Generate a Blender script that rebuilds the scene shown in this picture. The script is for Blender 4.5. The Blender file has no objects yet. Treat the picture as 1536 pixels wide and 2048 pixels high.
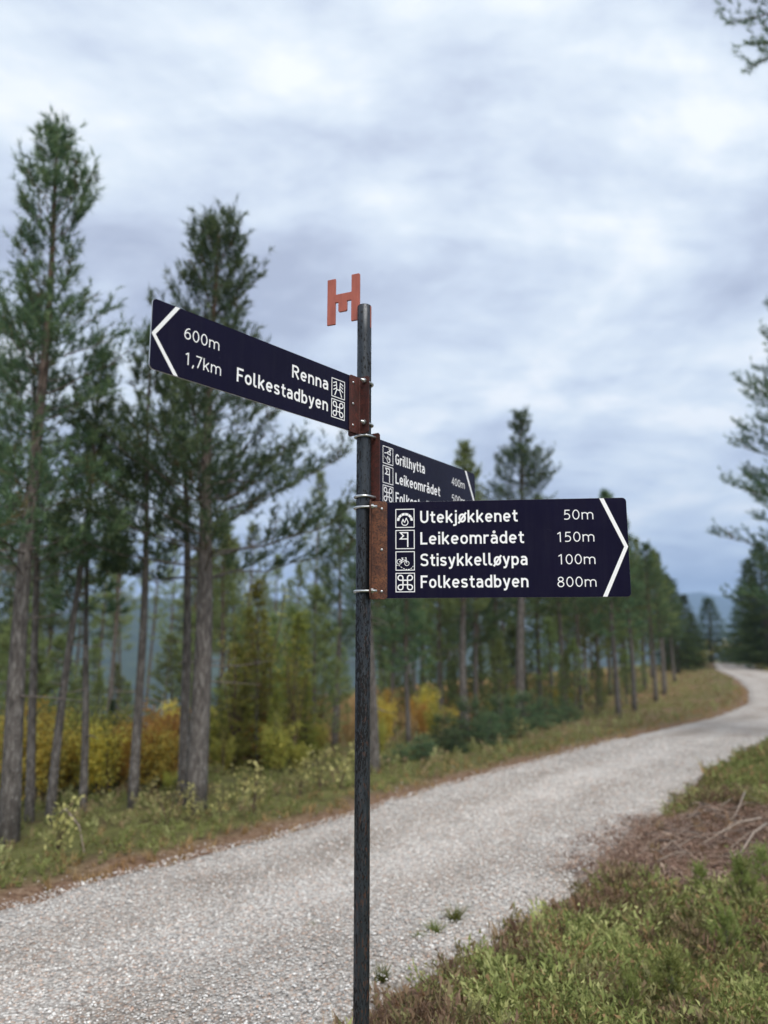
import bpy, math, random
import numpy as np
from mathutils import Vector, Matrix

R_ = math.radians
S = bpy.context.scene
COL = S.collection

# ------------------------------------------------------------------ camera, sky, sun, exposure
FPX, CX, CY, HOR, EYE = 1539.0, 768.0, 1024.0, 1290.0, 1.6
PITCH = math.atan((HOR - CY) / FPX)
cam_d = bpy.data.cameras.new('camera')
cam = bpy.data.objects.new('camera', cam_d)
COL.objects.link(cam)
cam.location = (0, 0, EYE)
cam.rotation_euler = (math.pi / 2 + PITCH, 0, 0)
cam_d.sensor_fit = 'VERTICAL'
cam_d.sensor_height = 36
cam_d.sensor_width = 27
cam_d.lens = FPX / 2048 * 36
cam_d.clip_start = 0.05
cam_d.clip_end = 30000
cam_d.dof.use_dof = True
cam_d.dof.focus_distance = 2.43
cam_d.dof.aperture_fstop = 1.6
S.camera = cam

SUN_AZ, SUN_EL = R_(160), R_(52)        # azimuth from +Y towards +X (veiled sun behind the camera)
w = bpy.data.worlds.new('World')
S.world = w
w.use_nodes = True
nt = w.node_tree
nt.nodes.clear()
N = nt.nodes.new
LK = nt.links.new


def math_node(t, op, a, b=None, clamp=False):
    n = t.nodes.new('ShaderNodeMath')
    n.operation = op
    n.use_clamp = clamp
    for i, v in enumerate((a, b)):
        if v is None:
            continue
        if isinstance(v, (int, float)):
            n.inputs[i].default_value = v
        else:
            t.links.new(v, n.inputs[i])
    return n.outputs[0]


def ramp(t, fac, stops, interp='LINEAR'):
    n = t.nodes.new('ShaderNodeValToRGB')
    n.color_ramp.interpolation = interp
    e = n.color_ramp.elements
    while len(e) < len(stops):
        e.new(0.5)
    for i, (p, c) in enumerate(stops):
        e[i].position = p
        e[i].color = (*c, 1) if len(c) == 3 else c
    t.links.new(fac, n.inputs[0])
    return n.outputs[0]


def mix(t, fac, a, b, mode='MIX'):
    n = t.nodes.new('ShaderNodeMix')
    n.data_type = 'RGBA'
    n.blend_type = mode
    for s, v in ((0, fac), (6, a), (7, b)):
        if isinstance(v, (int, float)):
            n.inputs[s].default_value = v
        elif isinstance(v, tuple):
            n.inputs[s].default_value = (*v, 1)
        else:
            t.links.new(v, n.inputs[s])
    return n.outputs[2]


def noise(t, vec, scale, detail=4, rough=0.5, dist=0.0):
    n = t.nodes.new('ShaderNodeTexNoise')
    n.inputs['Scale'].default_value = scale
    n.inputs['Detail'].default_value = detail
    n.inputs['Roughness'].default_value = rough
    n.inputs['Distortion'].default_value = dist
    if vec is not None:
        t.links.new(vec, n.inputs['Vector'])
    return n.outputs[0]


geo = N('ShaderNodeTexCoord')
sep = N('ShaderNodeSeparateXYZ')
LK(geo.outputs['Generated'], sep.inputs[0])
zc = math_node(nt, 'ADD', math_node(nt, 'MAXIMUM', sep.outputs[2], 0.0), 0.22)
comb = N('ShaderNodeCombineXYZ')
LK(math_node(nt, 'DIVIDE', sep.outputs[0], zc), comb.inputs[0])
LK(math_node(nt, 'DIVIDE', sep.outputs[1], zc), comb.inputs[1])
comb.inputs[2].default_value = 5.15
n1 = noise(nt, comb.outputs[0], 1.9, 7, 0.58, 0.35)
mp = N('ShaderNodeMapping')
mp.inputs['Rotation'].default_value = (0, 0, 0.45)
mp.inputs['Scale'].default_value = (0.8, 1.6, 1)
LK(comb.outputs[0], mp.inputs[0])
n2 = noise(nt, mp.outputs[0], 3.2, 7, 0.60, 0.4)
cl = math_node(nt, 'ADD', math_node(nt, 'MULTIPLY', n1, 0.7), math_node(nt, 'MULTIPLY', n2, 0.3))
ccol = ramp(nt, cl, [(0.38, (0.46, 0.505, 0.63)), (0.45, (0.58, 0.64, 0.77)), (0.50, (0.69, 0.765, 0.88)), (0.55, (0.81, 0.885, 0.96)), (0.61, (1.0, 1.03, 1.05))])
sky = N('ShaderNodeTexSky')
sky.sky_type = 'NISHITA'
sky.sun_disc = False
sky.sun_elevation = SUN_EL
sky.sun_rotation = SUN_AZ
skyc = N('ShaderNodeVectorMath')
skyc.operation = 'SCALE'
skyc.inputs[3].default_value = 0.10
LK(sky.outputs[0], skyc.inputs[0])
wm = mix(nt, 0.93, skyc.outputs[0], ccol)
bg = N('ShaderNodeBackground')
bg.inputs[1].default_value = 0.41
LK(wm, bg.inputs[0])
wo = N('ShaderNodeOutputWorld')
LK(bg.outputs[0], wo.inputs[0])

sun_d = bpy.data.lights.new('sun', 'SUN')
sun_d.energy = 1.5
sun_d.angle = R_(40)
sun_d.color = (1.0, 0.94, 0.86)
sun = bpy.data.objects.new('sun', sun_d)
COL.objects.link(sun)
sd = Vector((math.sin(SUN_AZ) * math.cos(SUN_EL), math.cos(SUN_AZ) * math.cos(SUN_EL), math.sin(SUN_EL)))
sun.rotation_euler = sd.to_track_quat('Z', 'Y').to_euler()
sun.location = (0, 0, 30)

S.view_settings.view_transform = 'Standard'
S.view_settings.look = 'None'
S.view_settings.gamma = 1
S.view_settings.use_curve_mapping = False
S.view_settings.exposure = 1.5
S.cycles.max_bounces = 5
S.cycles.diffuse_bounces = 4
S.cycles.glossy_bounces = 3
S.cycles.transmission_bounces = 3
S.cycles.transparent_max_bounces = 4
S.cycles.volume_bounces = 0
S.cycles.use_denoising = True
S.cycles.caustics_reflective = False
S.cycles.caustics_refractive = False

# ------------------------------------------------------------------ helpers
rng = np.random.default_rng(11)
random.seed(11)


def ray(px, py):
    a, b = (px - CX) / FPX, -(py - CY) / FPX
    return np.array([a, math.cos(PITCH) - b * math.sin(PITCH), math.sin(PITCH) + b * math.cos(PITCH)])


def at_dist(px, py, Y):
    r = ray(px, py)
    t = Y / r[1]
    return r[0] * t, Y, EYE + r[2] * t


def tag(o, label=None, cat=None, group=None, kind=None):
    for k, v in (('label', label), ('category', cat), ('group', group), ('kind', kind)):
        if v:
            o[k] = v
    return o


def empty(name, loc=(0, 0, 0), rz=0):
    o = bpy.data.objects.new(name, None)
    o.empty_display_size = 0.1
    o.location = loc
    o.rotation_euler = (0, 0, rz)
    COL.objects.link(o)
    return o


def link(name, me, parent=None):
    o = bpy.data.objects.new(name, me)
    COL.objects.link(o)
    if parent:
        o.parent = parent
    return o


def mesh_np(name, v, faces, mats, tint=None, smooth=False, midx=None, attrs=None):
    """v (n,3); faces = list of (m,k) int arrays"""
    me = bpy.data.meshes.new(name)
    v = np.asarray(v, np.float32)
    me.vertices.add(len(v))
    me.vertices.foreach_set('co', v.ravel())
    loops = np.concatenate([np.asarray(f).ravel() for f in faces]).astype(np.int32)
    tot = np.concatenate([np.full(len(f), np.asarray(f).shape[1]) for f in faces]).astype(np.int32)
    start = np.concatenate([[0], np.cumsum(tot)[:-1]]).astype(np.int32)
    me.loops.add(len(loops))
    me.loops.foreach_set('vertex_index', loops)
    me.polygons.add(len(tot))
    me.polygons.foreach_set('loop_start', start)
    me.polygons.foreach_set('loop_total', tot)
    for m in (mats if isinstance(mats, (list, tuple)) else [mats]):
        me.materials.append(m)
    if midx is not None:
        me.polygons.foreach_set('material_index', np.asarray(midx, np.int32))
    me.polygons.foreach_set('use_smooth', np.full(len(tot), smooth))
    ats = dict(attrs or {})
    if tint is not None:
        ats['tint'] = tint
    for k, a in ats.items():
        at = me.attributes.new(k, 'FLOAT', 'POINT')
        at.data.foreach_set('value', np.asarray(a, np.float32))
    me.update(calc_edges=True)
    me.validate()
    return me


class MB:
    """collects polygons of mixed size"""

    def __init__(s):
        s.v, s.f, s.m = [], [], []

    def add(s, vs, fs, m=0):
        b = len(s.v)
        s.v += [tuple(p) for p in vs]
        s.f += [tuple(i + b for i in f) for f in fs]
        s.m += [m] * len(fs)

    def prism(s, poly, z0, z1, fr=None, m=0, mside=None):
        """poly = list of (a,b); extruded along c from z0 to z1; fr maps (a,b,c)->xyz"""
        fr = fr or (lambda a, b, c: (a, b, c))
        n = len(poly)
        vs = [fr(a, b, z0) for a, b in poly] + [fr(a, b, z1) for a, b in poly]
        ms = m if mside is None else mside
        s.add(vs, [tuple(range(n))[::-1], tuple(range(n, 2 * n))], m)
        s.m[-2] = m
        b = len(s.v) - 2 * n
        for i in range(n):
            j = (i + 1) % n
            s.f.append((b + i, b + j, b + n + j, b + n + i))
            s.m.append(ms)

    def tube(s, pts, r, k=8, m=0, cap=True):
        pts = [Vector(p) for p in pts]
        rs = r if isinstance(r, (list, tuple)) else [r] * len(pts)
        rings, up = [], None
        for i, p in enumerate(pts):
            d = (pts[min(i + 1, len(pts) - 1)] - pts[max(i - 1, 0)]).normalized()
            if up is None:
                up = d.orthogonal().normalized()
            up = (up - d * up.dot(d)).normalized()
            q = d.cross(up)
            rings.append([p + (up * math.cos(a) + q * math.sin(a)) * rs[i] for a in [2 * math.pi * j / k for j in range(k)]])
        vs = [c for rg in rings for c in rg]
        fs = [(i * k + j, i * k + (j + 1) % k, (i + 1) * k + (j + 1) % k, (i + 1) * k + j) for i in range(len(pts) - 1) for j in range(k)]
        if cap:
            fs += [tuple(range(k))[::-1], tuple(range((len(pts) - 1) * k, len(pts) * k))]
        s.add(vs, fs, m)

    def mesh(s, name, mats, smooth=False):
        me = bpy.data.meshes.new(name)
        me.from_pydata(s.v, [], s.f)
        for m in (mats if isinstance(mats, (list, tuple)) else [mats]):
            me.materials.append(m)
        me.polygons.foreach_set('material_index', s.m)
        me.polygons.foreach_set('use_smooth', [smooth] * len(s.f))
        me.update()
        return me

    def build(s, name, mats, parent=None, smooth=False):
        return link(name, s.mesh(name, mats, smooth), parent)


def bevel(o, w_, seg=2):
    m = o.modifiers.new('bevel', 'BEVEL')
    m.width = w_
    m.segments = seg
    m.limit_method = 'ANGLE'
    m.angle_limit = R_(40)
    return o


# ------------------------------------------------------------------ materials
def new_mat(name):
    m = bpy.data.materials.new(name)
    m.use_nodes = True
    t = m.node_tree
    b = t.nodes['Principled BSDF']
    return m, t, b


def attr(t, name):
    n = t.nodes.new('ShaderNodeAttribute')
    n.attribute_name = name
    return n.outputs['Fac']


def objcoord(t):
    return t.nodes.new('ShaderNodeTexCoord').outputs['Object']


def bump(t, b, h, strength, dist):
    n = t.nodes.new('ShaderNodeBump')
    n.inputs['Strength'].default_value = strength
    n.inputs['Distance'].default_value = dist
    t.links.new(h, n.inputs['Height'])
    t.links.new(n.outputs[0], b.inputs['Normal'])


def foliage(name, stops, trans=0.45, rough=0.55, vary=0.25):
    m, t, b = new_mat(name)
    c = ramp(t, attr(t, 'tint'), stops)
    oi = t.nodes.new('ShaderNodeObjectInfo')
    hsv = t.nodes.new('ShaderNodeHueSaturation')
    t.links.new(c, hsv.inputs['Color'])
    t.links.new(math_node(t, 'ADD', math_node(t, 'MULTIPLY', oi.outputs['Random'], 0.03), 0.485), hsv.inputs['Hue'])
    t.links.new(math_node(t, 'ADD', math_node(t, 'MULTIPLY', oi.outputs['Random'], vary * 2), 1 - vary), hsv.inputs['Value'])
    t.links.new(hsv.outputs[0], b.inputs['Base Color'])
    b.inputs['Roughness'].default_value = rough
    b.inputs['Specular IOR Level'].default_value = 0.15
    tr = t.nodes.new('ShaderNodeBsdfTranslucent')
    t.links.new(hsv.outputs[0], tr.inputs['Color'])
    ms = t.nodes.new('ShaderNodeMixShader')
    ms.inputs[0].default_value = trans
    t.links.new(b.outputs[0], ms.inputs[1])
    t.links.new(tr.outputs[0], ms.inputs[2])
    t.links.new(ms.outputs[0], t.nodes['Material Output'].inputs[0])
    return m


M = {}
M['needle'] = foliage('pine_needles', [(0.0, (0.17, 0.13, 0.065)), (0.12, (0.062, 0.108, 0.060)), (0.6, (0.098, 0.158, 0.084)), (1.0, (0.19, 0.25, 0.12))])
M['needle_pale'] = foliage('pale_pine_needles', [(0.0, (0.17, 0.15, 0.07)), (0.15, (0.125, 0.17, 0.07)), (1.0, (0.27, 0.32, 0.13))])
M['needle_yel'] = foliage('yellowing_needles', [(0.0, (0.32, 0.20, 0.05)), (0.25, (0.17, 0.20, 0.05)), (1.0, (0.32, 0.33, 0.08))])
M['spruce'] = foliage('spruce_needles', [(0.0, (0.085, 0.080, 0.040)), (0.15, (0.055, 0.090, 0.045)), (1.0, (0.12, 0.17, 0.07))])
M['leaf_yellow'] = foliage('yellow_leaves', [(0.0, (0.50, 0.33, 0.06)), (0.4, (0.66, 0.52, 0.11)), (1.0, (0.58, 0.54, 0.15))], 0.5)
M['leaf_lime'] = foliage('yellow_green_leaves', [(0.0, (0.24, 0.28, 0.07)), (0.5, (0.42, 0.42, 0.10)), (1.0, (0.64, 0.56, 0.14))], 0.5)
M['leaf_orange'] = foliage('orange_leaves', [(0.0, (0.50, 0.26, 0.08)), (0.5, (0.66, 0.40, 0.11)), (1.0, (0.68, 0.52, 0.15))], 0.5)
M['leaf_pale'] = foliage('pale_leaves', [(0.0, (0.20, 0.18, 0.07)), (0.5, (0.34, 0.32, 0.12)), (1.0, (0.50, 0.46, 0.20))], 0.35)
M['heather'] = foliage('heather', [(0.0, (0.20, 0.135, 0.085)), (0.25, (0.30, 0.22, 0.13)), (0.5, (0.21, 0.20, 0.085)), (1.0, (0.28, 0.29, 0.12))], 0.2)
M['berry'] = foliage('berry_leaves', [(0.0, (0.30, 0.19, 0.10)), (0.15, (0.15, 0.17, 0.055)), (0.6, (0.23, 0.26, 0.085)), (1.0, (0.42, 0.42, 0.18))], 0.25)
M['seedling'] = foliage('seedling_needles', [(0.0, (0.20, 0.19, 0.07)), (0.5, (0.20, 0.25, 0.075)), (1.0, (0.31, 0.34, 0.11))], 0.3)
M['drygrass'] = foliage('dry_grass', [(0.0, (0.22, 0.12, 0.06)), (0.5, (0.32, 0.21, 0.10)), (1.0, (0.42, 0.33, 0.18))], 0.25)
M['grass'] = foliage('green_grass', [(0.0, (0.10, 0.11, 0.03)), (0.5, (0.13, 0.17, 0.045)), (1.0, (0.26, 0.26, 0.08))], 0.3)
M['litter'] = foliage('brown_litter', [(0.0, (0.10, 0.06, 0.04)), (0.5, (0.26, 0.165, 0.115)), (1.0, (0.44, 0.34, 0.26))], 0.1)


def bark_mat():
    m, t, b = new_mat('pine_bark')
    oc = objcoord(t)
    sp = t.nodes.new('ShaderNodeSeparateXYZ')
    t.links.new(oc, sp.inputs[0])
    mpn = t.nodes.new('ShaderNodeMapping')
    mpn.inputs['Scale'].default_value = (1, 1, 0.28)
    t.links.new(oc, mpn.inputs[0])
    nz = noise(t, mpn.outputs[0], 30, 5, 0.6)
    grey = ramp(t, nz, [(0.3, (0.030, 0.026, 0.023)), (0.52, (0.098, 0.086, 0.078)), (0.72, (0.21, 0.20, 0.185))])
    red = ramp(t, nz, [(0.3, (0.042, 0.026, 0.019)), (0.55, (0.100, 0.060, 0.043)), (0.75, (0.18, 0.12, 0.09))])
    up = math_node(t, 'MULTIPLY', math_node(t, 'SUBTRACT', math_node(t, 'ADD', sp.outputs[2], math_node(t, 'MULTIPLY', noise(t, oc, 2.2, 3), 2.0)), 3.6), 0.35, True)
    c = mix(t, up, grey, red)
    lich = ramp(t, noise(t, oc, 42, 3, 0.6), [(0.60, (0, 0, 0)), (0.68, (1, 1, 1))])
    low = math_node(t, 'SUBTRACT', 1.0, math_node(t, 'MULTIPLY', sp.outputs[2], 0.55), True)
    c = mix(t, math_node(t, 'MULTIPLY', lich, math_node(t, 'MULTIPLY', low, 0.7)), c, (0.42, 0.42, 0.40))
    t.links.new(c, b.inputs['Base Color'])
    b.inputs['Roughness'].default_value = 0.9
    bump(t, b, nz, 0.9, 0.02)
    return m


M['bark'] = bark_mat()


def simple(name, col, rough=0.6, metal=0.0, nscale=None, amt=0.3, spec=0.5):
    m, t, b = new_mat(name)
    b.inputs['Roughness'].default_value = rough
    b.inputs['Metallic'].default_value = metal
    b.inputs['Specular IOR Level'].default_value = spec
    if nscale:
        nz = noise(t, objcoord(t), nscale, 5, 0.6)
        d = tuple(x * (1 - amt) for x in col)
        l = tuple(min(1, x * (1 + amt)) for x in col)
        t.links.new(ramp(t, nz, [(0.3, d), (0.7, l)]), b.inputs['Base Color'])
        bump(t, b, nz, 0.3, 0.004)
    else:
        b.inputs['Base Color'].default_value = (*col, 1)
    return m


M['deadwood'] = simple('dead_wood', (0.23, 0.185, 0.15), 0.9, 0, 40, 0.55)
M['deadtwig'] = simple('dead_twig', (0.15, 0.125, 0.11), 0.9, 0, 25, 0.45)
M['twig'] = simple('twig_bark', (0.09, 0.06, 0.04), 0.9, 0, 20, 0.4)
M['rock'] = simple('pale_rock', (0.52, 0.50, 0.48), 0.9, 0, 6, 0.35)
M['white'] = simple('white_foil', (0.86, 0.86, 0.87), 0.45)
M['galv'] = simple('galvanised_steel', (0.55, 0.57, 0.58), 0.33, 0.9, 60, 0.25)
M['alu'] = simple('aluminium_edge', (0.62, 0.64, 0.66), 0.4, 0.8)
M['hole_black'] = simple('painted_hole_black', (0.012, 0.010, 0.010), 0.7)


def panel_mat():
    m, t, b = new_mat('navy_foil')
    oc = objcoord(t)
    n_ = noise(t, oc, 3.0, 4, 0.6)
    navy = ramp(t, n_, [(0.3, (0.0036, 0.0024, 0.014)), (0.7, (0.0050, 0.0032, 0.019))])
    mpn = t.nodes.new('ShaderNodeMapping')
    mpn.inputs['Scale'].default_value = (1, 1, 0.07)
    t.links.new(oc, mpn.inputs[0])
    streak = ramp(t, math_node(t, 'ADD', math_node(t, 'MULTIPLY', noise(t, mpn.outputs[0], 55, 5, 0.7), 0.6), math_node(t, 'MULTIPLY', noise(t, oc, 9, 5, 0.65), 0.4)), [(0.46, (0, 0, 0)), (0.70, (1, 1, 1))])
    t.links.new(mix(t, math_node(t, 'MULTIPLY', streak, 0.028), navy, (0.16, 0.155, 0.15)), b.inputs['Base Color'])
    b.inputs['Specular IOR Level'].default_value = 0.13
    t.links.new(ramp(t, noise(t, oc, 14, 6, 0.7), [(0.3, (0.16,) * 3), (0.7, (0.28,) * 3)]), b.inputs['Roughness'])
    return m


M['navy'] = panel_mat()


def pole_mat():
    m, t, b = new_mat('weathered_pole_paint')
    oc = objcoord(t)
    mpn = t.nodes.new('ShaderNodeMapping')
    mpn.inputs['Scale'].default_value = (1, 1, 0.14)
    t.links.new(oc, mpn.inputs[0])
    st = noise(t, mpn.outputs[0], 95, 5, 0.65)
    base = ramp(t, st, [(0.30, (0.018, 0.022, 0.027)), (0.6, (0.037, 0.044, 0.053)), (0.8, (0.070, 0.079, 0.089))])
    mp2 = t.nodes.new('ShaderNodeMapping')
    mp2.inputs['Scale'].default_value = (1, 1, 0.35)
    t.links.new(oc, mp2.inputs[0])
    fl = noise(t, mp2.outputs[0], 170, 3, 0.7)
    big = noise(t, mpn.outputs[0], 26, 3, 0.6)
    peel = ramp(t, math_node(t, 'ADD', math_node(t, 'MULTIPLY', fl, 0.6), math_node(t, 'MULTIPLY', big, 0.4)), [(0.515, (0, 0, 0)), (0.545, (1, 1, 1))])
    c = mix(t, peel, base, (0.006, 0.006, 0.007))
    spz = t.nodes.new('ShaderNodeSeparateXYZ')
    t.links.new(oc, spz.inputs[0])
    side = math_node(t, 'MULTIPLY', math_node(t, 'ADD', math_node(t, 'MULTIPLY', spz.outputs[0], 22), math_node(t, 'SUBTRACT', 1.9, spz.outputs[2])), 0.5, True)
    rs = ramp(t, noise(t, mp2.outputs[0], 120, 4, 0.7), [(0.56, (0, 0, 0)), (0.64, (1, 1, 1))])
    c = mix(t, math_node(t, 'MULTIPLY', rs, side), c, (0.14, 0.055, 0.025))
    t.links.new(c, b.inputs['Base Color'])
    b.inputs['Metallic'].default_value = 0.35
    t.links.new(ramp(t, peel, [(0, (0.36,) * 3), (1, (0.8,) * 3)]), b.inputs['Roughness'])
    bump(t, b, peel, -0.35, 0.0008)
    return m


M['pole'] = pole_mat()


def rust_mat(name, k):
    m, t, b = new_mat(name)
    oc = objcoord(t)
    a = noise(t, oc, 30, 4, 0.6)
    f = noise(t, oc, 170, 5, 0.75)
    c1 = ramp(t, a, [(0.3, (0.060 * k, 0.020 * k * k, 0.012 * k)), (0.55, (0.135 * k, 0.048 * k * k, 0.022 * k)), (0.75, (0.20 * k, 0.080 * k * k, 0.034 * k))])
    sp = ramp(t, f, [(0.42, (1, 1, 1)), (0.53, (0, 0, 0))])
    c = mix(t, math_node(t, 'MULTIPLY', sp, 0.85), c1, (0.022, 0.010, 0.008))
    t.links.new(c, b.inputs['Base Color'])
    b.inputs['Roughness'].default_value = 0.75
    bump(t, b, f, 0.4, 0.001)
    return m


M['rust'] = rust_mat('orange_rust', 1.0)
M['rust_dark'] = rust_mat('dark_maroon_rust', 0.62)


def orange_mat():
    m, t, b = new_mat('salmon_red_paint')
    oc = objcoord(t)
    mpn = t.nodes.new('ShaderNodeMapping')
    mpn.inputs['Scale'].default_value = (1, 1, 0.2)
    t.links.new(oc, mpn.inputs[0])
    t.links.new(ramp(t, noise(t, mpn.outputs[0], 60, 4, 0.6), [(0.3, (0.30, 0.075, 0.050)), (0.7, (0.42, 0.115, 0.075))]), b.inputs['Base Color'])
    b.inputs['Roughness'].default_value = 0.5
    return m


M['orange'] = orange_mat()


def gravel_mat():
    m, t, b = new_mat('gravel')
    oc = objcoord(t)
    vor = t.nodes.new('ShaderNodeTexVoronoi')
    vor.inputs['Scale'].default_value = 62
    t.links.new(oc, vor.inputs['Vector'])
    sv = t.nodes.new('ShaderNodeSeparateColor')
    t.links.new(vor.outputs['Color'], sv.inputs[0])
    stone = ramp(t, sv.outputs[0], [(0.0, (0.27, 0.26, 0.245)), (0.25, (0.43, 0.42, 0.40)), (0.55, (0.52, 0.50, 0.47)), (0.72, (0.50, 0.39, 0.32)), (0.85, (0.60, 0.585, 0.56)), (1.0, (0.74, 0.73, 0.70))])
    gap = ramp(t, vor.outputs['Distance'], [(0.35, (1, 1, 1)), (0.75, (0.55, 0.52, 0.5))])
    c = mix(t, 1.0, stone, gap, 'MULTIPLY')
    big = ramp(t, noise(t, oc, 1.3, 4, 0.6), [(0.32, (0.68, 0.645, 0.61)), (0.5, (0.91, 0.895, 0.88)), (0.68, (1.03, 1.03, 1.03))])
    c = mix(t, 1.0, c, big, 'MULTIPLY')
    tk = ramp(t, math_node(t, 'MULTIPLY', attr(t, 'track'), math_node(t, 'ADD', noise(t, oc, 2.6, 5, 0.65), 0.35)), [(0.15, (1, 1, 1)), (0.9, (0.74, 0.70, 0.66))])
    c = mix(t, 1.0, c, tk, 'MULTIPLY')
    t.links.new(c, b.inputs['Base Color'])
    b.inputs['Roughness'].default_value = 0.9
    h = math_node(t, 'SUBTRACT', 1.0, vor.outputs['Distance'])
    bump(t, b, h, 0.8, 0.012)
    return m


M['gravel'] = gravel_mat()
m, t, b = new_mat('loose_stone')
t.links.new(ramp(t, attr(t, 'tint'), [(0.0, (0.24, 0.23, 0.22)), (0.25, (0.42, 0.41, 0.39)), (0.55, (0.55, 0.535, 0.51)), (0.70, (0.48, 0.33, 0.25)), (0.82, (0.62, 0.605, 0.58)), (1.0, (0.80, 0.79, 0.76))]), b.inputs['Base Color'])
b.inputs['Roughness'].default_value = 0.85
M['stone'] = m


def ground_mat():
    m, t, b = new_mat('forest_floor')
    oc = objcoord(t)
    n_ = noise(t, oc, 2.1, 6, 0.65)
    fine = noise(t, oc, 26, 5, 0.7)
    moss = ramp(t, math_node(t, 'ADD', math_node(t, 'MULTIPLY', n_, 0.6), math_node(t, 'MULTIPLY', fine, 0.4)),
                [(0.34, (0.07, 0.050, 0.03)), (0.47, (0.10, 0.095, 0.038)), (0.56, (0.12, 0.13, 0.042)), (0.68, (0.26, 0.20, 0.11))])
    lit = ramp(t, fine, [(0.3, (0.07, 0.042, 0.028)), (0.5, (0.17, 0.105, 0.07)), (0.7, (0.30, 0.22, 0.16))])
    bog = ramp(t, math_node(t, 'ADD', math_node(t, 'MULTIPLY', n_, 0.5), math_node(t, 'MULTIPLY', fine, 0.5)), [(0.35, (0.14, 0.11, 0.04)), (0.55, (0.30, 0.17, 0.07)), (0.7, (0.36, 0.26, 0.10))])
    farn = noise(t, oc, 0.02, 8, 0.7)
    far = ramp(t, farn, [(0.35, (0.022, 0.034, 0.020)), (0.62, (0.050, 0.066, 0.030)), (0.75, (0.09, 0.10, 0.045))])
    mead = ramp(t, noise(t, oc, 0.4, 4), [(0.3, (0.20, 0.23, 0.07)), (0.7, (0.34, 0.34, 0.12))])
    c = mix(t, attr(t, 'litter'), moss, lit)
    c = mix(t, attr(t, 'bog'), c, bog)
    c = mix(t, attr(t, 'far'), c, far)
    c = mix(t, attr(t, 'meadow'), c, mead)
    t.links.new(c, b.inputs['Base Color'])
    b.inputs['Roughness'].default_value = 0.95
    b.inputs['Specular IOR Level'].default_value = 0.1
    bump(t, b, fine, 0.8, 0.03)
    return m


M['ground'] = ground_mat()

# ------------------------------------------------------------------ terrain
LE = np.array([(-9, -4), (-6.2, -0.2), (-4.1, 2.7), (-2.55, 4.75), (-1.85, 5.75), (-1.02, 6.72), (-0.36, 7.6), (0.55, 9.05), (1.5, 10.3), (4.53, 14.3), (7.27, 17.6), (10.1, 21.9), (13.2, 28.6), (16.5, 36.6), (19.6, 45), (22.0, 52), (25.8, 61), (30.3, 72), (36, 84)], float)
RE = np.array([(-5.6, -5), (-3.2, -1.2), (-1.35, 1.9), (-0.35, 3.35), (0.10, 3.95), (0.62, 4.62), (1.15, 5.25), (1.62, 6.1), (2.35, 7.35), (3.8, 9.7), (6.7, 13.5), (9.9, 17.0), (13.2, 21.2), (16.6, 27.6), (19.6, 35.6), (22.3, 43.8), (24.0, 50.5), (27.9, 60), (32.6, 71), (38.3, 83)], float)


def resample(P, n):
    s = np.concatenate([[0], np.cumsum(np.hypot(*np.diff(P, axis=0).T))])
    u = np.linspace(0, 1, n) ** 1.8 * s[-1]
    return np.stack([np.interp(u, s, P[:, 0]), np.interp(u, s, P[:, 1])], 1)


def seg_dist(x, y, P):
    """unsigned distance and side (+ = left of travel) to polyline"""
    best = np.full(x.shape, 1e9)
    side = np.zeros(x.shape)
    for (ax, ay), (bx, by) in zip(P[:-1], P[1:]):
        dx, dy = bx - ax, by - ay
        tt = np.clip(((x - ax) * dx + (y - ay) * dy) / (dx * dx + dy * dy), 0, 1)
        qx, qy = x - ax - tt * dx, y - ay - tt * dy
        d = np.hypot(qx, qy)
        m_ = d < best
        best = np.where(m_, d, best)
        side = np.where(m_, np.sign(dx * qy - dy * qx), side)
    return best, side


def sstep(a, b, x):
    u = np.clip((x - a) / (b - a), 0, 1)
    return u * u * (3 - 2 * u)


def wav(x, y, s, ph=0.0):
    return (np.sin(x * s + 1.3 + ph) * np.cos(y * s * 0.83 + 0.4 - ph) + 0.5 * np.sin(x * s * 2.3 + y * s * 1.7 + ph) + 0.25 * np.sin(x * s * 4.1 - y * s * 4.7 + 2 * ph)) / 1.75


def path_rel(x, y):
    dl, sl = seg_dist(x, y, LE)
    dr, sr = seg_dist(x, y, RE)
    left = sl > 0
    right = sr < 0
    return np.where(left, dl, 0.0), np.where(right & ~left, dr, 0.0), np.where(left | right, 0.0, np.minimum(dl, dr))


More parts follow.
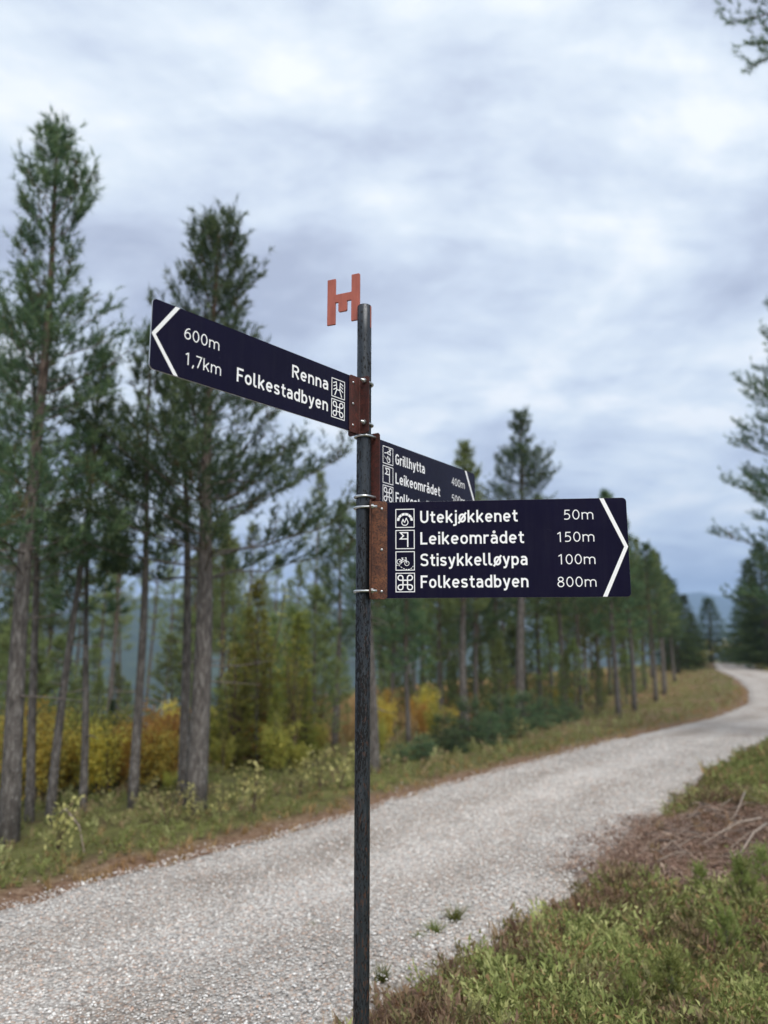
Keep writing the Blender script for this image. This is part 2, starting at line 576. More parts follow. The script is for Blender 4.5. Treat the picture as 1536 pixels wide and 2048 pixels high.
def height(x, y):
    x = np.asarray(x, float)
    y = np.asarray(y, float)
    dl, dr, di = path_rel(x, y)
    r = np.hypot(x, y)
    z = np.zeros(x.shape) - 0.05 * sstep(0.0, 0.25, di)
    z = z - 0.022 * (1 - sstep(0.08, 0.4, dl + dr))
    near = np.exp(-r / 300)
    zl = 0.03 * sstep(0, 0.2, dl) - 0.085 * np.clip(dl - 0.5, 0, 24) - 0.30 * np.clip(dl - 26, 0, 190)
    zl += 0.10 * wav(x, y, 1.1) * sstep(0.3, 2.5, dl) * near
    zr = 0.02 * sstep(0, 0.2, dr) + 0.40 * sstep(0.2, 3.2, dr) * sstep(4.5, 8.5, y) + 0.05 * wav(x, y, 1.7) * sstep(0.2, 1.2, dr) * near
    zr += 0.014 * np.clip(dr - 4, 0, 60) + 0.8 * sstep(0.3, 4, dr) * sstep(30, 45, y)
    z = z + np.where(dl > 0, zl, 0) + np.where(dr > 0, zr, 0)
    # slash heap beside the path
    z += 0.16 * np.exp(-(((x - 3.2) / 0.9) ** 2 + ((y - 7.0) / 0.9) ** 2)) * sstep(0.1, 0.6, dr)
    # ground dips past the far bend
    z -= 0.035 * np.clip(y - 74, 0, 300) * np.where(dl > 0, 0, 1)
    # valley floor and far hills
    az = np.arctan2(x, np.maximum(y, 1e-3))
    ridge_l = 185 * np.exp(-((az + 0.22) / 0.34) ** 2) * (1 + 0.10 * wav(az * 10, az * 7, 1.0))
    z += ridge_l * sstep(850, 2000, r) * (y > 0)
    hill = 330 * np.exp(-((az - 0.385) / 0.105) ** 2) * (1 + 0.04 * wav(az * 30, az * 20, 1.0)) + 90 * np.exp(-((az - 0.55) / 0.3) ** 2) + 90 * np.exp(-((az - 0.1) / 0.3) ** 2)
    z += hill * sstep(3300, 6200, r) * (y > 0)
    z += 6 * wav(x, y, 0.011) * sstep(500, 1500, r) + 14 * wav(x, y, 0.0041) * sstep(700, 1500, r)
    return z


def h1(x, y):
    return float(height(np.array([x]), np.array([y]))[0])


def axis(lo, hi, n, c, s):
    """grid coordinate fine near c, coarse far away"""
    a, b_ = math.asinh((lo - c) / s), math.asinh((hi - c) / s)
    return c + s * np.sinh(np.linspace(a, b_, n))


gx = axis(-7500, 7500, 330, 1.0, 4.0)
gy = axis(-1500, 8500, 400, 7.0, 5.0)
X, Y = np.meshgrid(gx, gy)
Z = height(X, Y)
dl, dr, di = path_rel(X, Y)
r_ = np.hypot(X, Y)
wob = 0.3 * wav(X, Y, 3.1)
litter = np.clip((dl > 0) * (1 - sstep(0.12, 0.55, dl + wob * 0.6)) + (dr > 0) * (1 - sstep(0.1, 0.5, dr + wob * 0.5)) + 1.2 * np.exp(-(((X - 2.35) / 1.3) ** 2 + ((Y - 6.3) / 1.25) ** 2)) * (dr > 0.0) + (di > 0), 0, 1)
bogv = sstep(6, 11, dl + wob * 6) * (1 - sstep(60, 110, r_)) * 0.85
litter = np.maximum(litter, 0.7 * (dl > 0) * (1 - sstep(4, 8, dl)) * sstep(13, 18, Y) * (1 - sstep(70, 90, Y)) * sstep(-0.5, 0.4, wav(X, Y, 1.3)))
bogv = np.maximum(bogv, 0.3 * sstep(0.5, 3, dl) * sstep(20, 30, Y) * (1 - sstep(60, 90, r_)))
farv = sstep(110, 300, r_)
mead = sstep(74, 84, Y) * (1 - sstep(150, 190, Y)) * sstep(24, 32, X) * (1 - sstep(70, 90, X)) * (1 - farv)
nx, ny = len(gx), len(gy)
ii = (np.arange(ny - 1)[:, None] * nx + np.arange(nx - 1)[None, :]).ravel()
gf = np.stack([ii, ii + 1, ii + nx + 1, ii + nx], 1)
gm = mesh_np('ground', np.stack([X.ravel(), Y.ravel(), Z.ravel()], 1), [gf], M['ground'], smooth=True,
             attrs={'litter': litter.ravel(), 'bog': bogv.ravel(), 'far': farv.ravel(), 'meadow': mead.ravel()})
tag(link('ground', gm), kind='structure')

# lake in the valley below the wood
m, t, b = new_mat('lake_water')
b.inputs['Base Color'].default_value = (0.020, 0.035, 0.055, 1)
b.inputs['Roughness'].default_value = 0.12
bump(t, b, noise(t, objcoord(t), 0.6, 4, 0.6), 0.25, 0.15)
lk = MB()
lk.add([(-3200, 180, -47), (900, 180, -47), (900, 2600, -47), (-3200, 2600, -47)], [(0, 1, 2, 3)])
tag(lk.build('lake', m), kind='structure')

# gravel path sheet
NP_, NC = 420, 17
lp, rp = resample(LE, NP_), resample(RE, NP_)
uu = np.concatenate([[0.0, 0.02], np.linspace(0.07, 0.93, NC - 4), [0.98, 1.0]])[None, :, None]
pp = lp[:, None, :] * (1 - uu) + rp[:, None, :] * uu
edge_j = np.stack([wav(lp[:, 0], lp[:, 1], 4.5) * 0.09, wav(rp[:, 0], rp[:, 1], 4.1, 2) * 0.11], 1)
dirn = (rp - lp) / np.linalg.norm(rp - lp, axis=1)[:, None]
for c_ in (0, 1):
    pp[:, c_] -= dirn * (edge_j[:, :1] + 0.03)
    pp[:, -1 - c_] += dirn * (edge_j[:, 1:] + 0.03)
pz = np.tile(np.array([-0.07, 0.006] + [0.022] * (NC - 4) + [0.006, -0.07]), (NP_, 1))
pz += 0.012 * wav(pp[..., 0], pp[..., 1], 1.9) * np.array([0, 0] + [1] * (NC - 4) + [0, 0])
pz[:, 2:-2] += 0.02 * np.sin(uu[0, 2:-2, 0] * math.pi)[None, :]
pz += np.where(pp[..., 1] > 74, -0.035 * (pp[..., 1] - 74), 0)
ii = (np.arange(NP_ - 1)[:, None] * NC + np.arange(NC - 1)[None, :]).ravel()
trk = (np.exp(-((uu[0, :, 0] - 0.30) / 0.11) ** 2) + np.exp(-((uu[0, :, 0] - 0.70) / 0.11) ** 2))[None, :] * (0.75 + 0.35 * wav(pp[..., 0], pp[..., 1], 0.7))
pm = mesh_np('path', np.concatenate([pp, pz[..., None]], 2).reshape(-1, 3), [np.stack([ii, ii + NC, ii + NC + 1, ii + 1], 1)], M['gravel'], smooth=True, attrs={'track': np.clip(trk, 0, 1).ravel()})
tag(link('path', pm), kind='structure')


def path_z(x, y):
    return 0.03 + 0.012 * wav(x, y, 1.9)


# loose gravel stones
def stones():
    n = 150000
    y = 2.6 + rng.random(n) ** 1.9 * 11
    lx = np.interp(y, LE[:, 1], LE[:, 0])
    rx = np.interp(y, RE[:, 1], RE[:, 0])
    x = lx + rng.random(n) * (rx - lx) + np.where(rng.random(n) < 0.08, rng.normal(size=n) * 0.35, 0)
    px = CX + FPX * x / (y * math.cos(PITCH))
    keep = (px > -120) & (px < 1660)
    x, y = x[keep][:50000], y[keep][:50000]
    n = len(x)
    sc = (0.0042 + 0.0060 * rng.random(n) ** 2) * (1 + 0.05 * (y - 3))
    base = np.array([(1, 0, 0), (0.1, 1, 0.1), (-1, 0.15, 0), (-0.1, -1, -0.1), (0, 0.1, 1), (0.1, 0, -1)], float)
    fc = np.array([(0, 1, 4), (1, 2, 4), (2, 3, 4), (3, 0, 4), (1, 0, 5), (2, 1, 5), (3, 2, 5), (0, 3, 5)])
    v = base[None] * (0.65 + 0.6 * rng.random((n, 6, 1))) * np.stack([np.ones(n), 0.7 + 0.3 * rng.random(n), 0.45 + 0.3 * rng.random(n)], 1)[:, None, :]
    a = rng.random(n) * 6.283
    ca, sa = np.cos(a)[:, None], np.sin(a)[:, None]
    vx = v[..., 0] * ca - v[..., 1] * sa
    vy = v[..., 0] * sa + v[..., 1] * ca
    hz = np.maximum(path_z(x, y) + 0.012, height(x, y) + 0.004)
    V = np.stack([vx * sc[:, None] + x[:, None], vy * sc[:, None] + y[:, None], v[..., 2] * sc[:, None] + hz[:, None]], 2)
    F = fc[None] + (np.arange(n) * 6)[:, None, None]
    me = mesh_np('loose_gravel', V.reshape(-1, 3), [F.reshape(-1, 3)], M['stone'], tint=np.repeat(rng.random(n), 6))
    tag(link('loose_gravel', me), 'loose grey and pinkish gravel stones lying on the path', 'gravel', kind='stuff')


stones()


# ------------------------------------------------------------------ plants
def unit(v):
    return v / np.maximum(np.linalg.norm(v, axis=-1, keepdims=True), 1e-9)


def tufts(P, D, K, ln, wd, spread, seed, tint0=None):
    """needle bundles: P origins (n,3), D directions (n,3)"""
    g = np.random.default_rng(seed)
    n = len(P)
    d = unit(D)[:, None, :] + spread * g.normal(size=(n, K, 3))
    d = unit(d)
    side = unit(np.cross(d, g.normal(size=(n, K, 3))))
    o = P[:, None, :] + unit(D)[:, None, :] * (g.random((n, K, 1)) - 0.5) * ln * 0.9
    L_ = ln * (0.7 + 0.6 * g.random((n, K, 1)))
    V = np.stack([o - side * wd / 2, o + side * wd / 2, o + d * L_], 2)
    tn = np.clip((g.random(n) if tint0 is None else tint0)[:, None] + 0.12 * g.normal(size=(n, K)), 0, 1)
    F = np.arange(n * K * 3).reshape(-1, 3)
    return V.reshape(-1, 3), F, np.repeat(tn.ravel(), 3)


def conifer(seed, H, cb, Rad, td, lean=(0, 0), kind='pine', mat='needle', K=11, nl=0.085, nw=0.010, step=0.22, stubs=True, dens=1.0, profile=None, lat_gap=0.072):
    """returns (trunk mesh, crown mesh): tapered trunk with limbs, crown of needle bundles"""
    g = random.Random(seed)
    mb = MB()
    ns = 16
    ph = g.random() * 6
    wig = 0.012 * H

    def spine(t_):
        return Vector((lean[0] * t_ + wig * math.sin(t_ * 5 + ph) * t_ * (1 - t_) * 2, lean[1] * t_ + wig * math.cos(t_ * 4 + ph) * t_ * (1 - t_) * 2, H * t_))

    mb.tube([spine(i / ns) - Vector((0, 0, 0.25 if i == 0 else 0)) for i in range(ns + 1)], [td / 2 * (1.22 if i == 0 else 1.04 if i == 1 else 1.0) * (1 - 0.95 * (i / ns) ** 1.15) + 0.006 for i in range(ns + 1)], 10)
    TP, TD, TT = [], [], []
    z = cb * H
    while z < H * 0.985:
        t_ = (z - cb * H) / (H - cb * H)
        if profile:
            prof = profile(t_)
        elif kind == 'pine':
            prof = (1 - t_) ** 0.7 * (0.62 + 0.38 * min(1, t_ * 4)) + 0.06
        else:
            prof = (1 - t_) * 0.95 + 0.05
        nb = g.choice((4, 5, 5, 6)) if kind == 'pine' else g.choice((6, 7, 8))
        a0 = g.random() * 6.283
        for k in range(nb):
            if g.random() > dens:
                continue
            az = a0 + k * 6.283 / nb + g.uniform(-0.4, 0.4)
            ln = Rad * prof * g.uniform(0.55, 1.18)
            if kind == 'pine':
                el = R_(4 + 56 * t_ ** 1.3 + g.uniform(-10, 12))
                curl = g.uniform(0.10, 0.45)
            else:
                el = R_(-22 + 60 * t_ ** 2 + g.uniform(-8, 8))
                curl = g.uniform(0.15, 0.35)
            o = spine((z + g.uniform(-0.07, 0.07)) / H)
            dh = Vector((math.cos(az), math.sin(az), 0))
            pts = []
            for i in range(6):
                s_ = i / 5
                e_ = el + curl * s_ * 1.2
                pts.append(o + dh * (ln * s_ * math.cos(el + curl * s_ * 0.5)) + Vector((0, 0, ln * s_ * math.sin(el + curl * s_ * 0.6))) + Vector((g.uniform(-1, 1), g.uniform(-1, 1), g.uniform(-1, 1))) * 0.02 * ln)
            br = max(0.003, 0.0105 * ln * (0.75 + td))
            mb.tube(pts, [br * (1 - 0.8 * i / 5) for i in range(6)], 4, cap=False)
            inner = (0.22 + 0.14 * (1 - t_)) if kind == 'pine' else 0.10
            nla = max(2, int(ln * (1 - inner) / (lat_gap)))
            for q in range(nla):
                s_ = inner + (1 - inner) * (q + g.random()) / nla
                i0 = min(4, int(s_ * 5))
                p = pts[i0].lerp(pts[i0 + 1], s_ * 5 - i0)
                bd = (pts[i0 + 1] - pts[i0]).normalized()
                lat = bd.cross(Vector((0, 0, 1))).normalized() * (1 if q % 2 else -1)
                ld = (bd * g.uniform(0.5, 1.0) + lat * g.uniform(0.4, 1.0) + Vector((0, 0, g.uniform(0.0, 0.5) if kind == 'pine' else g.uniform(-0.4, 0.05)))).normalized()
                ll = ln * g.uniform(0.22, 0.48) * (1.15 - s_) + g.uniform(0.05, 0.16)
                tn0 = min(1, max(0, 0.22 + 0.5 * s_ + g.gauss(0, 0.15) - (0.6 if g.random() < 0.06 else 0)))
                m_ = max(2, int(ll / (nl * 0.62)))
                for j in range(m_):
                    f_ = (j + g.random()) / m_
                    sd_ = (ld + Vector((g.gauss(0, 0.55), g.gauss(0, 0.55), g.uniform(0.1, 1.0) if kind == 'pine' else g.gauss(-0.1, 0.25)))).normalized()
                    TP.append(p + ld * ll * f_ + Vector((0, 0, 0.35 * ll * f_ * f_ if kind == 'pine' else 0)) + sd_ * nl * g.uniform(0.1, 0.6))
                    TD.append(sd_)
                    TT.append(min(1, max(0, tn0 + 0.25 * (f_ - 0.5))))
            for j in range(5):
                TP.append(pts[4].lerp(pts[5], 0.3 + 0.18 * j)); TD.append((pts[-1] - pts[-2]).normalized() + Vector((g.gauss(0, .3), g.gauss(0, .3), 0.3))); TT.append(0.85)
        z += step * g.uniform(0.75, 1.25) * (1 - 0.45 * t_)
    for i in range(4):
        TP.append(spine(1 - 0.012 * i)); TD.append(Vector((g.uniform(-.2, .2), g.uniform(-.2, .2), 1))); TT.append(0.8)
    if stubs:
        for i in range(7):
            t_ = g.uniform(0.18, cb + 0.1)
            az = g.random() * 6.283
            ln = g.uniform(0.25, 0.9) * min(1, Rad)
            o = spine(t_)
            d = Vector((math.cos(az), math.sin(az), g.uniform(-0.15, 0.2)))
            mb.tube([o, o + d * ln * 0.5 + Vector((0, 0, -0.02)), o + d * ln + Vector((0, 0, g.uniform(-0.08, 0.05)))], [0.011, 0.007, 0.003], 4, m=1, cap=False)
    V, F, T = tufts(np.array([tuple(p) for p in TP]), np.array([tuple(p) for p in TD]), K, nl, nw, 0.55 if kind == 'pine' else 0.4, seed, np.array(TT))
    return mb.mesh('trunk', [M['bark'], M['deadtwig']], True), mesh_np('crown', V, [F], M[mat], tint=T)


def plant_tree(name, meshes, loc, rz, scale, label, cat, group=None):
    o = empty(name, loc, rz)
    o.scale = (scale,) * 3 if isinstance(scale, (int, float)) else scale
    link('trunk', meshes[0], o)
    link('crown', meshes[1], o)
    return tag(o, label, cat, group)


def spot(px, Y_):
    """ground point seen at pixel column px (read at eye level) and distance Y"""
    x = (px - CX) / FPX * Y_ * math.cos(PITCH)
    return x, Y_, h1(x, Y_)


def hero(px, Y_, top, td, cb, Rad, label, seed, name='pine_tree', group=None, **kw):
    x, y, z = spot(px, Y_)
    tx, ty, tz = at_dist(top[0], top[1], Y_)
    me = conifer(seed, tz - z, cb, Rad, td, (tx - x, 0), **kw)
    return plant_tree(name, me, (x, y, z), 0, 1.0, label, 'tree', group)


def profA(t_):          # tall left pine: open, uneven, with a narrow top
    return 0.20 + 0.8 * (1 - t_) ** 0.9 * (0.75 + 0.35 * math.sin(t_ * 17 + 1))


def profB(t_):          # slim bushy top over a wide skirt
    return (0.20 + 0.21 * float(sstep(1.0, 0.72, np.float64(t_))) * (1 + 0.2 * math.sin(t_ * 30)) + 0.52 * float(sstep(0.48, 0.15, np.float64(t_)))) if t_ < 0.95 else 0.15


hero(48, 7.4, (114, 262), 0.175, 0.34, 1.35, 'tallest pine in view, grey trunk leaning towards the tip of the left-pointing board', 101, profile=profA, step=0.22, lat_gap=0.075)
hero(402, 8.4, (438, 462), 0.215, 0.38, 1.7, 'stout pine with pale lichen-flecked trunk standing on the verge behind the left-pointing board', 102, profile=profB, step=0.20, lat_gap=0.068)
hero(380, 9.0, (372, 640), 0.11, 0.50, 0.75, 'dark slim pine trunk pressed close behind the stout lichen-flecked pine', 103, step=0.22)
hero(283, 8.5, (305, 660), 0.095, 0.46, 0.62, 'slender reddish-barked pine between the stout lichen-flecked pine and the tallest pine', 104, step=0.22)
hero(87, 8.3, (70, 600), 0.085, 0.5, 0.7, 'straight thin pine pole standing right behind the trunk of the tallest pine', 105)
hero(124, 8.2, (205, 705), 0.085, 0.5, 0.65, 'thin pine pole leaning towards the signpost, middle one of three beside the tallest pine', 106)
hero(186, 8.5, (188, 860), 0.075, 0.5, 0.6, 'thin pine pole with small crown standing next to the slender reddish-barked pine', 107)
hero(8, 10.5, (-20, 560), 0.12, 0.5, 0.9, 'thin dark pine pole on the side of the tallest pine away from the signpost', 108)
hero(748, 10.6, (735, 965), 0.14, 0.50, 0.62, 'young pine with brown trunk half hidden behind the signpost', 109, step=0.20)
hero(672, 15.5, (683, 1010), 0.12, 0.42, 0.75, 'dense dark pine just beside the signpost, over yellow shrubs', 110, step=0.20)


def profTop(t_):
    return 0.35 + 0.75 * math.sin(min(1, t_ * 1.15 + 0.12) * math.pi) ** 0.8 * (0.75 + 0.3 * math.sin(t_ * 14))


hero(1036, 19.5, (1042, 838), 0.25, 0.45, 1.15, 'tall pine with thick reddish trunk rising above the right-pointing board', 111, profile=profTop, step=0.24, nw=0.013, nl=0.10, lat_gap=0.07)
hero(1600, 13.5, (1585, 505), 0.22, 0.24, 1.6, 'open pine with drooping tiered branches beyond the far edge of the slash heap', 112, step=0.26, dens=0.9)
hero(1925, 7.6, (1830, -420), 0.26, 0.705, 2.6, 'big pine reaching one high branch out over the slash heap', 113, step=0.3, dens=1.0)

# shared meshes for the stand behind the signpost
NV = 6
PV = [conifer(200 + i, 8.0, (0.34, 0.40, 0.46, 0.38, 0.22, 0.28)[i], (1.15, 1.0, 0.9, 1.25, 1.1, 1.2)[i], 0.17, (g_ * 0.25, 0), mat='needle_pale' if i in (1, 4, 5) else 'needle', K=9, nl=0.12, nw=0.017, step=0.26, lat_gap=0.085) for i, g_ in enumerate((0.4, -0.5, 0.2, -0.3, 0.6, -0.1))]
PP = [conifer(220 + i, 8.0, 0.45, 0.95, 0.13, (0.2, 0), mat='needle_pale', K=8, nl=0.12, nw=0.016, step=0.36, dens=0.8, lat_gap=0.10) for i in range(2)]
SV = [conifer(240 + i, 6.0, 0.07, (1.25, 1.0)[i], 0.14, (0, 0), kind='spruce', mat='spruce', K=8, nl=0.10, nw=0.017, step=0.22, stubs=False, lat_gap=0.10) for i in range(2)]
YV = [conifer(260 + i, 4.0, 0.10, (0.75, 0.6)[i], 0.07, (0.1, 0), kind='spruce', mat='needle_yel', K=8, nl=0.08, nw=0.012, step=0.17, stubs=False, dens=0.85, lat_gap=0.07) for i in range(2)]


def stand(lst, meshes, H0, name, label, group, cat='tree', jit=0.12, wide=1.0):
    for i, (px, Y_, ty) in enumerate(lst):
        x, y, z = spot(px, Y_)
        tz = at_dist(px, ty, Y_)[2]
        s = (tz - z) / H0
        fat = wide * random.uniform(1 - jit, 1 + jit) * min(1.25, max(0.8, 1 / s ** 0.35))
        plant_tree(name, meshes[(i * 7 + int(px)) % len(meshes)], (x, y, z), random.uniform(0, 6.28), (s * fat, s * fat, s), label, cat, group)


for q_, lab in (((816, 14.6, 1085), 'pine at the signpost end of the dense row, orange shrub beside its foot'), ((925, 16.0, 890), 'slim pine whose tip rises just above the far end of the away-pointing board'),
                ((1230, 18.8, 985), 'pine whose tip barely shows above the arrow end of the right-pointing board'), ((1262, 19.6, 1035), 'bushy pine standing right behind the arrow tip of the right-pointing board'),
                ((1305, 24.5, 1090), 'pine on the outer flank of the dense row towards the path bend')):
    stand([q_], PV, 8.0, 'pine_tree', lab, None)
row = [(951, 20, 1040), (880, 21, 1060), (990, 22, 1020), (1075, 23, 1000), (1120, 21.5, 1010), (1156, 23, 1030), (1192, 24, 1010),
       (785, 18, 1090), (850, 24, 1100), (760, 24, 1120), (1010, 27, 1040), (1100, 28, 1040), (1170, 29, 1030), (1215, 30, 1060),
       (1250, 31, 1050), (1285, 33, 1080), (1325, 31, 1110), (1345, 37, 1150), (900, 30, 1070), (960, 33, 1080), (1050, 34, 1060), (1135, 36, 1070), (830, 33, 1110), (1300, 44, 1120), (1240, 42, 1090), (1180, 45, 1090)]
rg = random.Random(31)
for i in range(22):
    row.append((730 + i * 28 + rg.uniform(-12, 12), rg.uniform(26, 52), rg.uniform(1070, 1150)))
stand(row, PV, 8.0, 'pine_tree', 'pine in the dense row along the path behind the right-pointing board', 'pines in the row behind the right-pointing board')
deep = [(445, 16, 1030), (225, 18, 960), (60, 19, 930), (-30, 18, 900), (385, 21, 1090), (100, 24, 1010), (200, 27, 1060), (420, 26, 1100), (20, 26, 990)]
for i in range(10):
    px = -60 + i * 56 + rg.uniform(-14, 14)
    if 255 < px < 350:
        continue
    deep.append((px, rg.uniform(22, 44), rg.uniform(1050, 1150) - max(0, 250 - px) * 0.25))
stand(deep,
      PV[:4] + PP, 8.0, 'pine_tree', 'pine deeper in the wood behind the thin poles and the stout pine', 'pines deeper in the wood')
stand([(625, 24, 945), (505, 20, 1045), (545, 25, 1110), (590, 22, 1130), (470, 23, 1080), (245, 30, 1110), (298, 23, 1045), (335, 27, 1085), (440, 30, 1130), (530, 33, 1150), (650, 30, 1130), (570, 36, 1160)],
      PP, 8.0, 'pine_tree', 'sparse pale green pine standing in front of the far blue ridge', 'pale pines before the far ridge')
stand([(520, 12.2, 1165), (590, 13.0, 1225), (478, 12.6, 1290), (552, 11.8, 1380), (615, 12.8, 1345)],
      YV, 4.0, 'young_conifer', 'young yellow-green conifer in the thicket between stout pine and signpost', 'yellowing young conifers')
stand([(1421, 72, 1196)], SV, 6.0, 'spruce_tree', 'lone cone-shaped spruce at the far bend of the path, before the blue hill', None, wide=2.3)
stand([(1508, 60, 1120), (1535, 52, 1085), (1492, 66, 1175), (1560, 58, 1100), (1515, 75, 1150)], SV, 6.0, 'spruce_tree', 'dark conifer in the clump above the brown bank at the path bend', 'conifers above the brown bank', wide=1.7)
stand([(1372, 55, 1190), (1352, 48, 1160), (1385, 66, 1225), (1330, 58, 1150)], SV, 6.0, 'spruce_tree', 'conifer at the far end of the pine row, near the path bend', 'conifers ending the pine row', wide=1.5)
stand([(232, 11.4, 1400), (905, 13.6, 1445), (965, 15.2, 1425), (1012, 17.0, 1412), (832, 12.2, 1500), (312, 11.0, 1535), (498, 10.6, 1545), (1062, 18.0, 1418), (345, 12.5, 1480)],
      SV, 6.0, 'young_spruce', 'low dark green young spruce among the pine trunks', 'young spruces in the undergrowth', jit=0.3)


UV = [conifer(280 + i, 4.0, 0.12, (0.9, 0.75)[i], 0.08, (0.1, 0), mat='needle_pale', K=8, nl=0.10, nw=0.014, step=0.22, stubs=False, lat_gap=0.085) for i in range(2)]
und = []
for i in range(32):
    px = -40 + i * 23 + rg.uniform(-9, 9)
    if 272 < px < 340:
        continue
    und.append((px, rg.uniform(14, 24), rg.uniform(1180, 1400)))
stand(und, UV, 4.0, 'young_pine', 'bushy young pine filling the understorey behind the bare pine trunks', 'young pines in the understorey', jit=0.25)
rw = []
for i in range(26):
    px = 760 + i * 20 + rg.uniform(-10, 10)
    rw.append((px, rg.uniform(19, 30), rg.uniform(1230, 1360)))
stand(rw, UV[1:], 4.0, 'young_pine', 'bushy young pine between the trunks of the dense row', 'young pines in the dense row', jit=0.25)
JB = [conifer(290 + i, 1.0, 0.04, 0.62, 0.03, (0.05, 0), kind='spruce', mat='needle', K=7, nl=0.07, nw=0.009, step=0.075, stubs=False, dens=0.75, lat_gap=0.07, profile=lambda t_: 0.35 + 0.75 * math.sin(min(1.0, t_ + 0.25) * math.pi) ** 0.7) for i in range(2)]
stand([(880, 12.6, 1440), (935, 13.4, 1410), (1000, 15.0, 1402), (1045, 16.0, 1396), (1085, 17.3, 1398), (800, 11.8, 1490), (975, 14.0, 1430), (842, 12.0, 1472), (910, 12.4, 1470), (1130, 18.5, 1402), (770, 11.2, 1515)], JB, 1.0, 'juniper_bush', 'low green juniper bush on the bank between the path and the pine row', 'juniper bushes on the bank', cat='bush', jit=0.25)


def shrub(seed, H, Rad, mat, nst=9, nleaf=900, leaf=0.035):
    g = np.random.default_rng(seed)
    mb = MB()
    P = []
    for i in range(nst):
        az = g.random() * 6.283
        sp = Rad * g.uniform(0.25, 1.0)
        hh = H * g.uniform(0.6, 1.0)
        pts = [Vector((math.cos(az) * sp * s_ ** 1.3, math.sin(az) * sp * s_ ** 1.3, hh * s_)) + Vector(g.normal(size=3)) * 0.02 * H * s_ for s_ in np.linspace(0, 1, 6)]
        pts[0].z = -0.05
        mb.tube(pts, [0.012 * H * (1 - 0.8 * k / 5) for k in range(6)], 4, cap=False)
        for q in range(nleaf // nst):
            s_ = 0.22 + 0.78 * g.random() ** 0.8
            i0 = min(4, int(s_ * 5))
            p = pts[i0].lerp(pts[i0 + 1], s_ * 5 - i0)
            P.append(np.array(p) + g.normal(size=3) * Rad * np.array([0.22, 0.22, 0.14]) * (1.15 - 0.5 * s_))
    P = np.array(P)
    n = len(P)
    a, b_ = unit(g.normal(size=(n, 3))), g.normal(size=(n, 3))
    b_ = unit(np.cross(a, b_))
    l_ = leaf * (0.6 + 0.8 * g.random((n, 1)))
    V = np.stack([P - a * l_, P - b_ * l_ * 0.55, P + a * l_, P + b_ * l_ * 0.55], 1).reshape(-1, 3)
    F = np.arange(n * 4).reshape(-1, 4)
    return mb.mesh('stem', M['twig'], True), mesh_np('foliage', V, [F], M[mat], tint=np.repeat(g.random(n), 4))


def plant_shrub(name, meshes, px, Y_, ty, label, cat, group, H0=1.5, fat=1.0, xy=None):
    x, y, z = spot(px, Y_) if xy is None else (*xy, h1(*xy))
    s = (at_dist(px, ty, Y_)[2] - z) / H0 if ty else 1.0
    o = empty(name, (x, y, z), random.uniform(0, 6.28))
    o.scale = (s * fat, s * fat, s)
    link('stem', meshes[0], o)
    link('foliage', meshes[1], o)
    return tag(o, label, cat, group)


SH = {k: [shrub(300 + 10 * j + i, 1.5, 0.6, k, 12, 2200, 0.036) for i in range(2)] for j, k in enumerate(('leaf_yellow', 'leaf_lime', 'leaf_orange', 'leaf_pale'))}
for k, lab, grp, lst in (
    ('leaf_yellow', 'golden yellow birch shrub standing among the pine trunks', 'golden birch shrubs in the wood', [(62, 11.4, 1405), (100, 11.0, 1440), (150, 11.8, 1430), (85, 12.4, 1400), (318, 11.6, 1440), (215, 11.4, 1450), (770, 14, 1385), (856, 17, 1372), (978, 22, 1400), (1021, 21, 1378), (903, 19, 1412), (348, 15.5, 1402), (20, 14.5, 1450), (1105, 24, 1372), (1140, 26, 1370)]),
    ('leaf_lime', 'yellow-green leafy shrub standing among the pine trunks', 'yellow-green shrubs in the wood', [(165, 13, 1415), (205, 12.8, 1405), (130, 12.0, 1450), (760, 12.4, 1430), (868, 15.0, 1400), (560, 11.2, 1440), (640, 13.5, 1440), (455, 11.4, 1470), (80, 12.2, 1490), (600, 11.4, 1480), (30, 12, 1430), (245, 13.5, 1430), (440, 12.8, 1400), (510, 13.5, 1390), (350, 11.5, 1540), (190, 11.6, 1520)]),
    ('leaf_orange', 'orange autumn shrub standing among the pine trunks', 'orange shrubs in the wood', [(300, 11.8, 1432), (335, 12.2, 1405), (352, 12.0, 1435), (258, 12.5, 1440), (452, 12, 1520), (845, 16.0, 1398), (770, 15.5, 1370), (275, 13, 1540), (535, 12.4, 1440), (820, 19, 1390), (500, 11.5, 1560)]),
):
    for i, (px, Y_, ty) in enumerate(lst):
        plant_shrub('autumn_shrub', SH[k][i % 2], px, Y_ * (0.86 if px < 400 else 1.0), ty, lab, 'shrub', grp, fat=random.uniform(0.75, 1.15) if px < 720 else random.uniform(0.5, 0.8))

BS = {k: [shrub(330 + 10 * j + i, 3.5, 0.62, k, 9, 950, 0.034) for i in range(2)] for j, k in enumerate(('leaf_lime', 'leaf_yellow'))}
for i, (px, Y_, ty) in enumerate([(478, 12.2, 1225), (530, 12.8, 1165), (592, 12.4, 1255), (640, 14.5, 1345), (555, 11.2, 1395), (455, 11.2, 1430),
                              (62, 11.2, 1385), (108, 11.8, 1375), (150, 12.4, 1390), (206, 12.2, 1375), (232, 11.4, 1430), (30, 12.4, 1400), (132, 11.2, 1460), (345, 12.5, 1410)]):
    plant_shrub('birch_sapling', BS['leaf_lime'][i % 2], px, Y_ * (0.86 if px < 300 else 1.0), ty, 'slim yellow-green birch sapling rising between the pine trunks', 'sapling', 'birch saplings between the pine trunks', H0=3.5, fat=random.uniform(0.6, 0.85) if px > 300 else random.uniform(0.8, 1.1))
